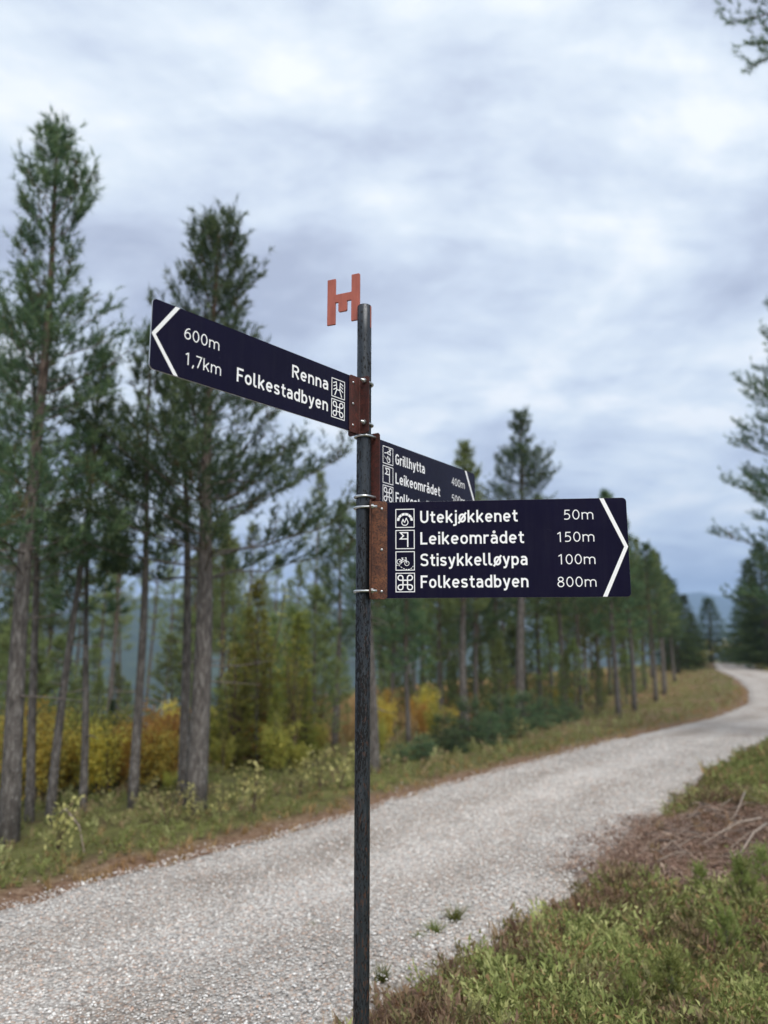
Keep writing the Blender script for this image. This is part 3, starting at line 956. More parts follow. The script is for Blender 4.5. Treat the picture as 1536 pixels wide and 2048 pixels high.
for i, (px, Y_, ty) in enumerate([(855, 17.5, 1345), (1022, 21.5, 1368), (765, 15, 1360), (905, 20, 1395), (975, 22.5, 1390)]):
    plant_shrub('birch_sapling', BS['leaf_yellow'][i % 2], px, Y_, ty, 'slim golden birch sapling inside the dense pine row', 'sapling', 'golden birch saplings in the pine row', H0=3.5, fat=random.uniform(0.6, 0.8))

# pale sprouts on the left verge
SP = [shrub(380 + i, 0.45, 0.22, 'leaf_pale', 6, 120, 0.022) for i in range(3)]
for i, (px, py) in enumerate([(385, 1655), (440, 1650), (478, 1640), (505, 1665), (335, 1668), (600, 1606), (640, 1596), (680, 1590), (110, 1745), (1040, 1480)]):
    r = ray(px, py)
    t_ = -(EYE + 0.1) / r[2]
    x, y = r[0] * t_, r[1] * t_
    o = plant_shrub('willow_sprout', SP[i % 3], 0, 0, None, 'small pale yellow-green leafy sprout on the brown far verge of the path', 'plant', 'pale sprouts on the far verge', xy=(x, y))
    o.scale = (random.uniform(0.7, 1.2),) * 3
SB = [shrub(395 + i, 1.5, 0.9, 'leaf_pale', 10, 700, 0.06) for i in range(2)]
plant_shrub('pale_shrub', SB[0], 1369, 66, 1294, 'pale cream bush under the last conifers of the pine row', 'shrub', 'pale bushes under the last conifers', fat=1.6)
plant_shrub('pale_shrub', SB[1], 1394, 66, 1294, 'pale cream bush under the last conifers of the pine row', 'shrub', 'pale bushes under the last conifers', fat=1.4)
plant_shrub('pale_shrub', SB[0], 1462, 84, 1272, 'broad pale green bush beyond the boulder at the path bend', 'shrub', None, fat=3.2)


# ---- scattered ground cover
def scatter(name, tmpl, P, scale, mat, label, cat, seed, tilt=0.25, bias=0.0, tints=None):
    """tmpl = list of (V,F); one stuff mesh"""
    g = np.random.default_rng(seed)
    Vs, Fs, Ts, off = [], [], [], 0
    idx = g.integers(0, len(tmpl), len(P))
    for k, (tv, tf) in enumerate(tmpl):
        sel = idx == k
        p = P[sel]
        n = len(p)
        if not n:
            continue
        a = g.random(n) * 6.283
        s_ = scale * (0.55 + 0.9 * g.random(n))
        s_ = s_ * (np.ones(n) if not isinstance(scale, np.ndarray) else 1)
        ca, sa = np.cos(a)[:, None], np.sin(a)[:, None]
        v = np.repeat(tv[None], n, 0) * (1 + 0.12 * g.normal(size=(n, len(tv), 1)))
        tx, ty_ = g.normal(size=(n, 1)) * tilt, g.normal(size=(n, 1)) * tilt
        vx = v[..., 0] * ca - v[..., 1] * sa + tx * v[..., 2]
        vy = v[..., 0] * sa + v[..., 1] * ca + ty_ * v[..., 2]
        W = np.stack([vx, vy, v[..., 2]], 2) * s_[:, None, None] + p[:, None, :]
        Vs.append(W.reshape(-1, 3))
        Fs.append((tf[None] + (np.arange(n) * len(tv))[:, None, None]).reshape(-1, tf.shape[1]) + off)
        tn = (g.random(n) if tints is None else tints[sel])[:, None] + 0.15 * g.normal(size=(n, len(tv) // tf.shape[1] if len(tv) % tf.shape[1] == 0 else len(tv)))
        Ts.append(np.repeat(np.clip(tn, 0, 1), tf.shape[1] if len(tv) % tf.shape[1] == 0 else 1, 1).ravel())
        off += n * len(tv)
    me = mesh_np(name, np.concatenate(Vs), [np.concatenate(Fs)], M[mat], tint=np.concatenate(Ts))
    return tag(link(name, me), label, cat, kind='stuff')


def sprig_t(seed, nst, nlf, leaf, spread=0.45):
    g = np.random.default_rng(seed)
    V = []
    for i in range(nst):
        az, sp = g.random() * 6.283, g.random() * spread
        tip = np.array([math.cos(az) * sp, math.sin(az) * sp, g.uniform(0.6, 1.0)])
        for q in range(nlf):
            p = tip * (0.15 + 0.85 * g.random()) + g.normal(size=3) * 0.05
            d = unit(g.normal(size=3) + tip * 0.8)
            s_ = unit(np.cross(d, g.normal(size=3)))
            l_ = leaf * g.uniform(0.6, 1.3)
            V += [p - s_ * l_ * 0.32, p + s_ * l_ * 0.32, p + d * l_]
    V = np.array(V)
    return V, np.arange(len(V)).reshape(-1, 3)


def grass_t(seed, n, w_=0.035, spread=0.5):
    g = np.random.default_rng(seed)
    V = []
    for i in range(n):
        az = g.random() * 6.283
        b0 = np.array([g.normal() * 0.12, g.normal() * 0.12, 0])
        tip = b0 + np.array([math.cos(az) * spread * g.random() * 1.3, math.sin(az) * spread * g.random() * 1.3, g.uniform(0.5, 1.0)])
        s_ = np.array([-math.sin(az), math.cos(az), 0]) * w_
        V += [b0 - s_, b0 + s_, tip]
    return np.array(V), np.arange(len(V)).reshape(-1, 3)


def litter_t(seed, n):
    g = np.random.default_rng(seed)
    V = []
    for i in range(n):
        p = g.normal(size=3) * np.array([0.5, 0.5, 0.06])
        d = unit(g.normal(size=3) * np.array([1, 1, 0.22]))
        s_ = unit(np.cross(d, [0, 0, 1.0])) * 0.035
        l_ = g.uniform(0.3, 1.0)
        V += [p - s_, p + s_, p + d * l_]
    return np.array(V), np.arange(len(V)).reshape(-1, 3)


TS = [sprig_t(500 + i, 8, 10, 0.13, 0.6) for i in range(6)]
TB = [sprig_t(520 + i, 7, 7, 0.19, 0.8) for i in range(6)]
TF = [sprig_t(580 + i, 9, 9, 0.125, 0.8) for i in range(6)]
TG = [grass_t(540 + i, 14) for i in range(5)]
TL = [litter_t(560 + i, 12) for i in range(5)]


def rand_pts(n, x0, x1, y0, y1, cond, ypow=1.0, seed=0):
    g = np.random.default_rng(seed)
    y = y0 + (y1 - y0) * g.random(n) ** ypow
    x = x0 + (x1 - x0) * g.random(n)
    dl_, dr_, di_ = path_rel(x, y)
    px = CX + FPX * x / np.maximum(0.1, y * math.cos(PITCH))
    k = cond(x, y, dl_, dr_, di_) & (px > -200) & (px < 1740)
    x, y = x[k], y[k]
    return np.stack([x, y, height(x, y)], 1), dl_[k], dr_[k]


def heap(x, y):
    return np.exp(-(((x - 2.35) / 1.25) ** 2 + ((y - 6.3) / 1.2) ** 2))


g0 = np.random.default_rng(77)
# right verge
P, _, d_ = rand_pts(24000, -0.6, 9, 2.4, 14, lambda x, y, a, b, c: (b > 0.02) & (heap(x, y) < 0.5 + 0.2 * wav(x, y, 4)) & (wav(x, y, 2.2, 1) + 0.9 * wav(x, y, 6) > -0.2) & (b > 0.25 * g0.random(len(x))), 1.5, 1)
scatter('heather', TS, P, 0.115, 'heather', 'brown and olive heather covering the near verge beside the signpost', 'heather', 1, tints=np.clip(0.45 + 0.35 * wav(P[:, 0], P[:, 1], 2.9) + 0.22 * g0.normal(size=len(P)), 0, 1))
P, _, d_ = rand_pts(30000, -0.6, 9, 2.4, 14, lambda x, y, a, b, c: (b > 0.02) & (heap(x, y) < 0.45) & (wav(x, y, 2.2, 1) + 0.9 * wav(x, y, 6) <= 0.12) & (b > 0.30 * g0.random(len(x))), 1.5, 2)
scatter('berry_shrubs', TF, P, 0.105, 'berry', 'green lingonberry ground cover on the near verge', 'ground cover', 2, tints=np.clip(0.45 + 0.3 * wav(P[:, 0], P[:, 1], 3.7, 2) + 0.28 * g0.normal(size=len(P)), 0, 1))
P, _, d_ = rand_pts(9000, -0.8, 8, 2.4, 13, lambda x, y, a, b, c: (b > 0.0) & (b < 0.9 * g0.random(len(x))) | ((b > 0) & (heap(x, y) < 0.4) & (g0.random(len(x)) < 0.28)), 1.4, 3)
scatter('dry_grass', TG, P, 0.085, 'drygrass', 'straw-coloured dry grass along the near edge of the path', 'grass', 3)
P, _, d_ = rand_pts(30000, 0.6, 7.5, 4.4, 11.5, lambda x, y, a, b, c: ((b > 0.03) & (heap(x, y) > 0.30 + 0.25 * g0.random(len(x)))) | ((c > 0) & (c < 0.4 * g0.random(len(x)) ** 2) & (heap(x, y) > 0.35)), 1.0, 4)
P[:, 2] = np.maximum(P[:, 2], 0.02) + 0.05 * g0.random(len(P))
scatter('slash_litter', TL, P, 0.075, 'litter', 'heap of brown dead needles and twigs beside the path', 'brush heap', 4, tilt=0.4)
# left verge
P, d_, _ = rand_pts(26000, -7, 18, 3, 30, lambda x, y, a, b, c: (a > 0.0) & (a < 0.6 * (0.4 + g0.random(len(x))) + 0.9 * (g0.random(len(x)) < 0.15)), 1.5, 5)
scatter('verge_grass', TG, P, 0.075, 'drygrass', 'brown dry grass strip along the far edge of the path', 'grass', 5, tints=np.clip(0.4 + 0.35 * wav(P[:, 0], P[:, 1], 5.0), 0, 1))
P, d_, _ = rand_pts(42000, -9, 22, 3.5, 40, lambda x, y, a, b, c: (a > 0.22) & (a < 9) & (g0.random(len(x)) < 0.9 - a / 12) & ((y < 13.5) | (g0.random(len(x)) < 0.35)) & (wav(x, y, 1.9, 4) + 0.6 * wav(x, y, 5.5) > -0.35), 1.5, 6)
scatter('forest_undergrowth', TB, P, 0.075, 'berry', 'green bilberry undergrowth on the floor of the wood', 'ground cover', 6, tints=np.clip(0.35 + 0.35 * wav(P[:, 0], P[:, 1], 1.6, 2), 0, 1))
P, d_, _ = rand_pts(16000, -9, 26, 4, 48, lambda x, y, a, b, c: (a > 0.3) & (a < 11) & ((wav(x, y, 1.9, 4) + 0.6 * wav(x, y, 5.5) < 0.0) | (wav(x, y, 1.2, 3) > 0.3)), 1.4, 7)
scatter('wood_heather', TS, P, 0.14, 'heather', 'brown heather patches on the floor of the wood', 'heather', 7)
P, d_, _ = rand_pts(9000, -22, 26, 12, 55, lambda x, y, a, b, c: (a > 5) & (a < 30), 1.2, 8)
scatter('bog_grass', TG, P, 0.42, 'drygrass', 'tawny bog grass beyond the pine trunks', 'grass', 8, tints=np.clip(0.25 + 0.3 * g0.random(len(P)), 0, 1))
P, _, d_ = rand_pts(7000, 4, 34, 12, 75, lambda x, y, a, b, c: (b > 0.1) & (b < 8), 1.3, 9)
scatter('bank_heather', TS, P, 0.22, 'heather', 'dark brown heather bank on the near side of the path bend', 'heather', 9)

P, _, d_ = rand_pts(9000, 3.6, 10, 8.2, 14, lambda x, y, a, b, c: (b > 0.12) & (heap(x, y) < 0.25), 1.0, 10)
scatter('bank_undergrowth', TS, P, 0.16, 'berry', 'dark olive undergrowth on the bank behind the slash heap', 'ground cover', 10, tints=np.clip(0.22 + 0.2 * wav(P[:, 0], P[:, 1], 2.0), 0, 1))

# seedlings, tufts
SD = [conifer(600 + i, 0.42, 0.12, 0.20, 0.014, (0.02, 0), mat='seedling', K=12, nl=0.042, nw=0.0045, step=0.055, stubs=False) for i in range(3)]


def gpix(px, py, dz=0.0):
    r = ray(px, py)
    t_ = (dz - EYE) / r[2]
    for _ in range(12):
        x, y = r[0] * t_, r[1] * t_
        t_ = t_ + (h1(x, y) - (EYE + r[2] * t_)) / r[2] * 0.7
    return r[0] * t_, r[1] * t_


for i, (px, py, sc) in enumerate([(1345, 2030, 0.5), (1490, 1820, 0.55), (1405, 1790, 0.36), (1455, 1925, 0.5), (1262, 2045, 0.34), (1530, 1765, 0.42)]):
    x, y = gpix(px, py)
    o = empty('pine_seedling', (x, y, h1(x, y)), i * 1.7)
    o.scale = (sc,) * 3
    link('trunk', SD[i % 3][0], o)
    link('crown', SD[i % 3][1], o)
    tag(o, 'bright lime-green pine seedling growing in the heather of the near verge', 'seedling', 'pine seedlings in the near verge')


def tuft_obj(px, py, s_, label, mat='grass', seed=0):
    x, y = gpix(px, py)
    v, f_ = grass_t(700 + seed, 90, 0.03, 0.9)
    v = v * np.array([1, 1, 0.8])
    me = mesh_np('grass_tuft', v, [f_], M[mat], tint=np.repeat(np.random.default_rng(seed).random(90), 3))
    o = link('grass_tuft', me)
    o.location = (x, y, max(h1(x, y), 0.02))
    o.scale = (s_,) * 3
    return tag(o, label, 'grass tuft', 'grass tufts growing in the gravel')


TL_ = 'small green grass tuft growing out of the pale gravel near the verge'
tuft_obj(910, 1876, 0.13, TL_, seed=1)
tuft_obj(868, 1902, 0.10, TL_, seed=2)
tuft_obj(763, 1992, 0.10, TL_, seed=3)
tuft_obj(836, 1915, 0.06, TL_, seed=4)
tuft_obj(625, 1893, 0.05, 'tiny lone grass tuft out in the middle of the gravel path', seed=5)


def stick(P_, r0, label, group=None, fork=None):
    mb = MB()
    n = len(P_)
    mb.tube(P_, [r0 * (1 - 0.75 * i / (n - 1)) for i in range(n)], 7)
    o = mb.build('fallen_branch', M['deadwood'], None, True)
    if fork:
        mb2 = MB()
        mb2.tube(fork, [r0 * 0.55, r0 * 0.4, r0 * 0.15], 6)
        mb2.build('twig', M['deadwood'], o, True)
    return tag(o, label, 'branch', group)


def stick_px(pts, r0, label, group=None, lift=0.06):
    P_ = []
    for i, (px, py) in enumerate(pts):
        x, y = gpix(px, py)
        P_.append((x, y, h1(x, y) + lift + 0.02 * math.sin(i * 2.1)))
    return stick(P_, r0, label, group)


stick_px([(1536, 1680), (1510, 1705), (1485, 1735), (1462, 1752)], 0.012, 'bare curved grey branch lying on the front of the brown slash heap', lift=0.12)
stick_px([(1525, 1668), (1480, 1682), (1440, 1695), (1405, 1702)], 0.010, 'straight bare branch lying level across the slash heap', lift=0.12)
stick_px([(1492, 1612), (1484, 1640), (1472, 1658), (1462, 1672)], 0.008, 'thin pale branch pointing down the back of the slash heap', lift=0.12)
rs_ = random.Random(5)
for i in range(60):
    px, py = rs_.uniform(1310, 1530), rs_.uniform(1590, 1735)
    a, l_ = rs_.uniform(-0.7, 0.7), rs_.uniform(20, 80)
    stick_px([(px - l_ * 0.5, py + a * l_ * 0.5), (px, py - 3), (px + l_ * 0.5, py - a * l_ * 0.5)], rs_.uniform(0.0025, 0.006), 'short thin brown stick tangled in the slash heap', 'sticks in the slash heap', lift=rs_.uniform(0.03, 0.1))
x, y = gpix(60, 1725)
stick([(x - 0.05, y + 0.5, h1(x, y) + 0.15), (x + 0.1, y + 0.35, h1(x, y) + 0.32), (x + 0.28, y + 0.2, h1(x, y) + 0.22), (x + 0.42, y, h1(x, y) + 0.02)], 0.012, 'pale arched dead branch on the far verge in front of the thin pine poles')


def rock(px, Y_, s_, label, seed):
    g = np.random.default_rng(seed)
    import bmesh
    bm = bmesh.new()
    bmesh.ops.create_icosphere(bm, subdivisions=3, radius=1)
    for v in bm.verts:
        c = v.co
        k = 1 + 0.22 * math.sin(c.x * 2.3 + seed) * math.cos(c.y * 2.9) + 0.12 * math.sin(c.z * 5 + c.x * 4)
        v.co = Vector((c.x * k * 1.25, c.y * k, c.z * k * 0.75))
    me = bpy.data.meshes.new('boulder')
    bm.to_mesh(me)
    bm.free()
    me.materials.append(M['rock'])
    me.polygons.foreach_set('use_smooth', [True] * len(me.polygons))
    o = link('boulder', me)
    x, y, z = spot(px, Y_)
    o.location = (x, y, z + s_ * 0.35)
    o.scale = (s_,) * 3
    return tag(o, label, 'boulder')


rock(1474, 66, 0.45, 'whitish boulder at the edge of the far path bend', 1)
rock(1497, 55, 0.32, 'pinkish pale boulder half sunk in the brown bank by the path bend', 2)

# ------------------------------------------------------------------ signpost
XP, YP = -0.0667, 2.474
post = tag(empty('signpost', (XP, YP, 0)), 'dark weathered steel signpost with three navy direction boards and a salmon-red letter on top', 'signpost')
PR = 0.024
mb = MB()
K = 48
ztop = 2.742
zs = [-0.4] + [i * 0.12 for i in range(0, 23)] + [ztop - 0.003, ztop]
rr = [PR] * (len(zs) - 1) + [PR - 0.002]
vs, fs = [], []
for z_, r in list(zip(zs, rr)) + [(ztop, PR - 0.0035), (ztop - 0.15, PR - 0.0035)]:
    vs += [(r * math.cos(2 * math.pi * j / K), r * math.sin(2 * math.pi * j / K), z_) for j in range(K)]
nr = len(zs) + 2
fs = [(i * K + j, i * K + (j + 1) % K, (i + 1) * K + (j + 1) % K, (i + 1) * K + j) for i in range(nr - 1) for j in range(K)]
fs.append(tuple(range((nr - 1) * K, nr * K)))
mb.add(vs, fs)
mb.build('pole', M['pole'], post, True)
for z_ in (2.712, 2.678):  # low black domes, their colour standing in for dark holes in the pole
    b_ = MB()
    n_ = Vector((-0.35, -0.94, 0)).normalized()
    b_.tube([n_ * (PR - 0.002) + Vector((0, 0, z_)), n_ * (PR + 0.0014) + Vector((0, 0, z_))], [0.0042, 0.0036], 10)
    b_.build('hole_dot', M['hole_black'], post)


class Frame:
    """board frame: e = reading direction, n = out of the printed face, v = up; origin on the pole axis"""

    def __init__(s, ang, z0, flip=False):
        u = Vector((math.cos(ang), math.sin(ang), 0))
        s.e = -u if flip else u
        s.n = Vector((s.e.y, -s.e.x, 0))
        s.z0 = z0

    def __call__(s, a, v, c):
        p = s.e * a + s.n * c
        return (p.x, p.y, s.z0 + v)


# ---- monoline lettering (cap height 1, pen width w)
def arc(cx, cy, rx, ry, a0, a1, n=14):
    return [(cx + rx * math.cos(R_(a0 + (a1 - a0) * i / n)), cy + ry * math.sin(R_(a0 + (a1 - a0) * i / n))) for i in range(n + 1)]


def smooth(pts, n=7):
    P_ = [pts[0]] + list(pts) + [pts[-1]]
    out = []
    for i in range(1, len(P_) - 2):
        p0, p1, p2, p3 = P_[i - 1:i + 3]
        for k in range(n):
            t_ = k / n
            out.append(tuple(0.5 * (2 * p1[j] + (p2[j] - p0[j]) * t_ + (2 * p0[j] - 5 * p1[j] + 4 * p2[j] - p3[j]) * t_ ** 2 + (3 * p1[j] - p0[j] - 3 * p2[j] + p3[j]) * t_ ** 3) for j in (0, 1)))
    return out + [P_[-2]]


def glyph(ch, w_):
    """returns (advance width, [(points, closed)])"""
    h = w_ / 2
    X_ = 0.73
    A = 0.60
    r = (A - w_) / 2
    c = A / 2

    def oval(a, x0=0.0, top=X_):
        r2 = (a - w_) / 2
        cx_ = x0 + a / 2
        ry = min(r2 * 1.12, (top - w_) / 2)
        return arc(cx_, top - h - ry, r2, ry, 0, 180) + arc(cx_, h + ry, r2, ry, 180, 360)

    def ring(a, top):
        return [((a / 2 + (a - w_) / 2 * math.cos(R_(k * 10)), top / 2 + (top - w_) / 2 * math.sin(R_(k * 10)))) for k in range(36)]

    stem = lambda x, y0, y1: ([(x, y0), (x, y1)], False)
    arch = lambda x0, a: ([(x0 + h, X_ - h - (a - w_) / 2 - 0.05)] + arc(x0 + a / 2, X_ - h - (a - w_) / 2, (a - w_) / 2, (a - w_) / 2, 180, 0) + [(x0 + a - h, 0)], False)
    dot = lambda x, y=0.93, s=1.0: ([(x, y - w_ * 0.56 * s), (x, y + w_ * 0.56 * s)], False)
    if ch == ' ':
        return 0.3, []
    if ch == 'o':
        return A, [(oval(A), True)]
    if ch == 'ø':
        return A, [(oval(A), True), ([(-0.02, -0.07), (A + 0.02, X_ + 0.07)], False)]
    if ch == 'e':
        ry = r * 1.12
        return A, [([(h, X_ * 0.5), (A - h, X_ * 0.5)], False), ([(A - h, X_ * 0.5 - 0.02)] + arc(c, X_ - h - ry, r, ry, 0, 180) + arc(c, h + ry, r, ry, 180, 318), False)]
    if ch in 'aå':
        a = 0.56
        s_ = [([(0.07, X_ - h - 0.07)] + smooth([(0.07, X_ - h - 0.07), (0.16, X_ - h - 0.005), (0.28, X_ - h), (0.40, X_ - h - 0.025), (a - h, X_ - h - 0.17)]) + [(a - h, 0)], False),
              (smooth([(a - h, 0.42), (0.30, 0.42), (0.155, 0.40), (h, 0.235), (0.15, h + 0.01), (0.27, h), (0.39, h + 0.04), (a - h, 0.18)]), False)]
        if ch == 'å':
            s_.append(([(0.28 + 0.075 * math.cos(R_(k * 20)), 0.93 + 0.075 * math.sin(R_(k * 20))) for k in range(18)], True, 0.6))
        return a, s_
    if ch in 'dbp':
        y0, y1 = (-0.24, X_) if ch == 'p' else (0, 1.0)
        return A, [(oval(A), True), stem(A - h if ch == 'd' else h, y0, y1)]
    if ch in 'nh':
        return A - 0.01, [stem(h, 0, 1.0 if ch == 'h' else X_), arch(0, A - 0.01)]
    if ch == 'm':
        a = 0.55
        return 2 * a - w_, [stem(h, 0, X_), arch(0, a), arch(a - w_, a)]
    if ch == 'r':
        return 0.42, [stem(h, 0, X_), ([(h, X_ - 0.27)] + arc(h + 0.235, X_ - h - 0.19, 0.235, 0.19, 180, 62), False)]
    if ch == 'l':
        return 0.30, [([(h, 1.0), (h, 0.22)] + arc(h + 0.14, h + 0.14, 0.14, 0.14, 180, 270) + [(0.31, h)], False)]
    if ch == 't':
        return 0.42, [([(0.11 + h, 0.93), (0.11 + h, 0.22)] + arc(0.25 + h, h + 0.14, 0.14, 0.14, 180, 270) + [(0.43, h)], False), ([(0, X_ - h), (0.42, X_ - h)], False)]
    if ch == 'i':
        return w_, [stem(h, 0, X_), dot(h)]
    if ch == 'j':
        return w_ + 0.04, [([(0.04 + h, X_), (0.04 + h, -0.08)] + arc(0.04 + h - 0.12, -0.09, 0.12, 0.11, 0, -90) + [(-0.12, -0.20)], False), dot(0.04 + h)]
    if ch == 'k':
        return 0.58, [stem(h, 0, 1.0), ([(h, 0.245), (0.52, X_)], False), ([(0.235, 0.40), (0.535, 0)], False)]
    if ch == 'y':
        return 0.58, [([(0.055, X_), (0.305, 0.06)], False), ([(0.525, X_), (0.27, -0.07)] + arc(0.14, -0.035, 0.13, 0.13, -25, -80, 5) + [(0.05, -0.165)], False)]
    if ch == 's':
        a = 0.54
        return a, [(smooth([(a - 0.07, X_ - 0.155), (a - 0.15, X_ - h - 0.02), (a / 2, X_ - h), (0.12, X_ - h - 0.03), (0.075, X_ - h - 0.14), (0.14, X_ * 0.56), (a / 2, X_ * 0.50), (a - 0.13, X_ * 0.43), (a - 0.075, h + 0.135), (a - 0.13, h + 0.03), (a / 2, h), (0.14, h + 0.025), (0.045, h + 0.085)]), False)]
    if ch == 'S':
        a = 0.66
        return a, [(smooth([(a - 0.075, 0.815), (a - 0.17, 1 - h - 0.015), (a / 2, 1 - h), (0.15, 1 - h - 0.05), (h, 0.74), (0.14, 0.585), (a / 2, 0.52), (a - 0.14, 0.445), (a - h, 0.27), (a - 0.14, h + 0.045), (a / 2, h), (0.15, h + 0.03), (0.045, h + 0.125)]), False)]
    if ch == 'U':
        a = 0.68
        rr_ = (a - w_) / 2
        return a, [([(h, 1.0), (h, h + rr_)] + arc(a / 2, h + rr_, rr_, rr_, 180, 360) + [(a - h, 1.0)], False)]
    if ch == 'L':
        return 0.55, [([(h, 1.0), (h, h), (0.56, h)], False)]
    if ch == 'F':
        return 0.56, [([(h, 0), (h, 1 - h), (0.57, 1 - h)], False), ([(h, 0.49), (0.50, 0.49)], False)]
    if ch == 'R':
        return 0.67, [([(h, 0), (h, 1 - h), (0.36, 1 - h)] + arc(0.36, 0.715, 0.225, 0.285 - h, 90, -90) + [(h, 0.43 + h)], False), ([(0.33, 0.45), (0.615, 0)], False)]
    if ch == 'G':
        a = 0.68
        rr_ = (a - w_) / 2
        return a, [(arc(a / 2, 1 - h - rr_, rr_, rr_, 28, 180) + arc(a / 2, h + rr_, rr_, rr_, 180, 360) + [(a - h, 0.49), (0.37, 0.49)], False)]
    if ch == '0':
        return 0.62, [(ring(0.62, 1.0), True)]
    if ch == '1':
        return 0.50, [([(0.06, 0.80), (0.27, 0.95), (0.30, 0.95), (0.30, 0)], False)]
    if ch == '4':
        return 0.64, [([(0.48, 0), (0.48, 0.97), (0.06, 0.30), (0.64, 0.30)], False)]
    if ch == '5':
        return 0.56, [([(0.51, 1 - h), (0.125, 1 - h), (0.085, 0.535)] + smooth([(0.085, 0.535), (0.24, 0.60), (0.42, 0.53), (0.50, 0.335), (0.42, 0.12), (0.24, h), (0.03, 0.075)]), False)]
    if ch == '6':
        return 0.60, [(smooth([(0.51, 0.945), (0.34, 0.91), (0.16, 0.74), (h, 0.42), (0.10, 0.16), (0.30, h), (0.49, 0.14), (0.60 - h, 0.32), (0.49, 0.53), (0.32, 0.59), (0.15, 0.50), (h, 0.35)]), False)]
    if ch == '7':
        return 0.58, [([(0.03, 1 - h), (0.53, 1 - h), (0.19, 0)], False)]
    if ch == '8':
        return 0.60, [([(0.30 + (0.235 - h * 0.6) * math.cos(R_(k * 12)), 0.755 + (0.245 - h) * math.sin(R_(k * 12))) for k in range(30)], True), ([(0.30 + (0.30 - h) * math.cos(R_(k * 12)), 0.27 + (0.27 - h + 0.02) * math.sin(R_(k * 12))) for k in range(30)], True)]
    if ch == ',':
        return 0.2, [([(0.15, 0.11), (0.06, -0.16)], False)]
    raise KeyError(ch)


def ribbon(mb_, pts, wd, closed, fr, c0, c1):
    """flat printed stroke of real (foil) thickness from depth c0 to c1"""
    q = [pts[0]]
    for p in pts[1:]:
        if math.hypot(p[0] - q[-1][0], p[1] - q[-1][1]) > 1e-5:
            q.append(p)
    if closed and math.hypot(q[0][0] - q[-1][0], q[0][1] - q[-1][1]) < 1e-5:
        q.pop()
    n = len(q)
    Lf, Rt = [], []
    for i in range(n):
        a = q[i - 1] if (i > 0 or closed) else None
        b_ = q[(i + 1) % n] if (i < n - 1 or closed) else None
        ds = []
        if a is not None:
            d = Vector((q[i][0] - a[0], q[i][1] - a[1])).normalized(); ds.append(d)
        if b_ is not None:
            d = Vector((b_[0] - q[i][0], b_[1] - q[i][1])).normalized(); ds.append(d)
        nn = [Vector((-d.y, d.x)) for d in ds]
        if len(nn) == 2:
            m_ = (nn[0] + nn[1])
            if m_.length < 1e-4:
                m_ = nn[0]
            m_.normalize()
            k = 1 / max(0.42, m_.dot(nn[0]))
        else:
            m_, k = nn[0], 1
        o = m_ * (wd / 2 * k)
        Lf.append((q[i][0] + o.x, q[i][1] + o.y)); Rt.append((q[i][0] - o.x, q[i][1] - o.y))
    V = [fr(a, b2, c1) for a, b2 in Lf] + [fr(a, b2, c1) for a, b2 in Rt] + [fr(a, b2, c0) for a, b2 in Lf] + [fr(a, b2, c0) for a, b2 in Rt]
    F = []
    for i in range(n if closed else n - 1):
        j = (i + 1) % n
        F += [(i, n + i, n + j, j), (i, j, 2 * n + j, 2 * n + i), (n + j, n + i, 3 * n + i, 3 * n + j)]
    mb_.add(V, F)


FACE = 0.0021


def text(parent, fr, s_, x0, x1, base, cap, wt, gap=0.145):
    """one printed line between x0 and x1"""
    G = [glyph(ch, wt) for ch in s_]
    tot = sum(g_[0] for g_ in G) + gap * (len(G) - 1)
    sx = (x1 - x0) / (tot * cap)
    mb_ = MB()
    x = 0
    for k, (adv, strokes) in enumerate(G):
        for j, st in enumerate(strokes):
            pts = [(x0 + (x + px) * cap * sx, base + py * cap) for px, py in st[0]]
            lay = FACE + 0.00035 + 0.00004 * j
            ribbon(mb_, pts, wt * cap * (st[2] if len(st) > 2 else 1), st[1], fr, FACE - 0.0003, lay)
        x += adv + gap
    return mb_.build('lettering', M['white'], parent)


def pictogram(parent, fr, x0, v0, s_, strokes, polys=()):
    mb_ = MB()
    T_ = lambda p: (x0 + p[0] * s_, v0 + p[1] * s_)
    b_ = 0.022
    ribbon(mb_, [T_(p) for p in ((b_, b_), (1 - b_, b_), (1 - b_, 1 - b_), (b_, 1 - b_))], 0.042 * s_, True, fr, FACE - 0.0003, FACE + 0.00035)
    for j, (pts, wd, cl_) in enumerate(strokes):
        ribbon(mb_, [T_(p) for p in pts], wd * s_, cl_, fr, FACE - 0.0003, FACE + 0.00036 + 0.00003 * (j % 5))
    for pl in polys:
        mb_.prism([T_(p) for p in pl], FACE - 0.0003, FACE + 0.0004, fr)
    return mb_.build('pictogram', M['white'], parent)


# pictogram drawings in a unit square
def ic_loop():
    a, k = 0.36, 0.105
    pts = []
    for q in range(4):
        cc, ss = ((1, 0), (0, 1), (-1, 0), (0, -1))[q]
        seg = [(a * 0.33, 0.12 * 0 + 0.0)]
        loop = [(0.115, -0.10)] + [(0.115 + 0.125 + 0.125 * math.cos(R_(an)), 0.115 + 0.125 + 0.125 * math.sin(R_(an))) for an in range(180, -100, -15)] + [(0.10, 0.115)]
        pts += [(0.5 + x * cc - y * ss, 0.5 + x * ss + y * cc) for x, y in loop]
    out = []
    s = [(-1, -1), (1, -1), (1, 1), (-1, 1)]
    i_, r2 = 0.118, 0.128
    # single closed loop: run inner square sides and a loop at each corner
    path = []
    for q in range(4):
        cc, ss = ((1, 0), (0, 1), (-1, 0), (0, -1))[q]
        lp_ = [(-i_, -i_), (i_, -i_)] + [(i_ + r2 + r2 * math.cos(R_(an)), -i_ - r2 + r2 * math.sin(R_(an))) for an in range(90, -181, -15)] + [(i_, -i_)]
        path += [(0.5 + x * cc - y * ss, 0.5 + x * ss + y * cc) for x, y in lp_]
    return [(path, 0.062, True)]


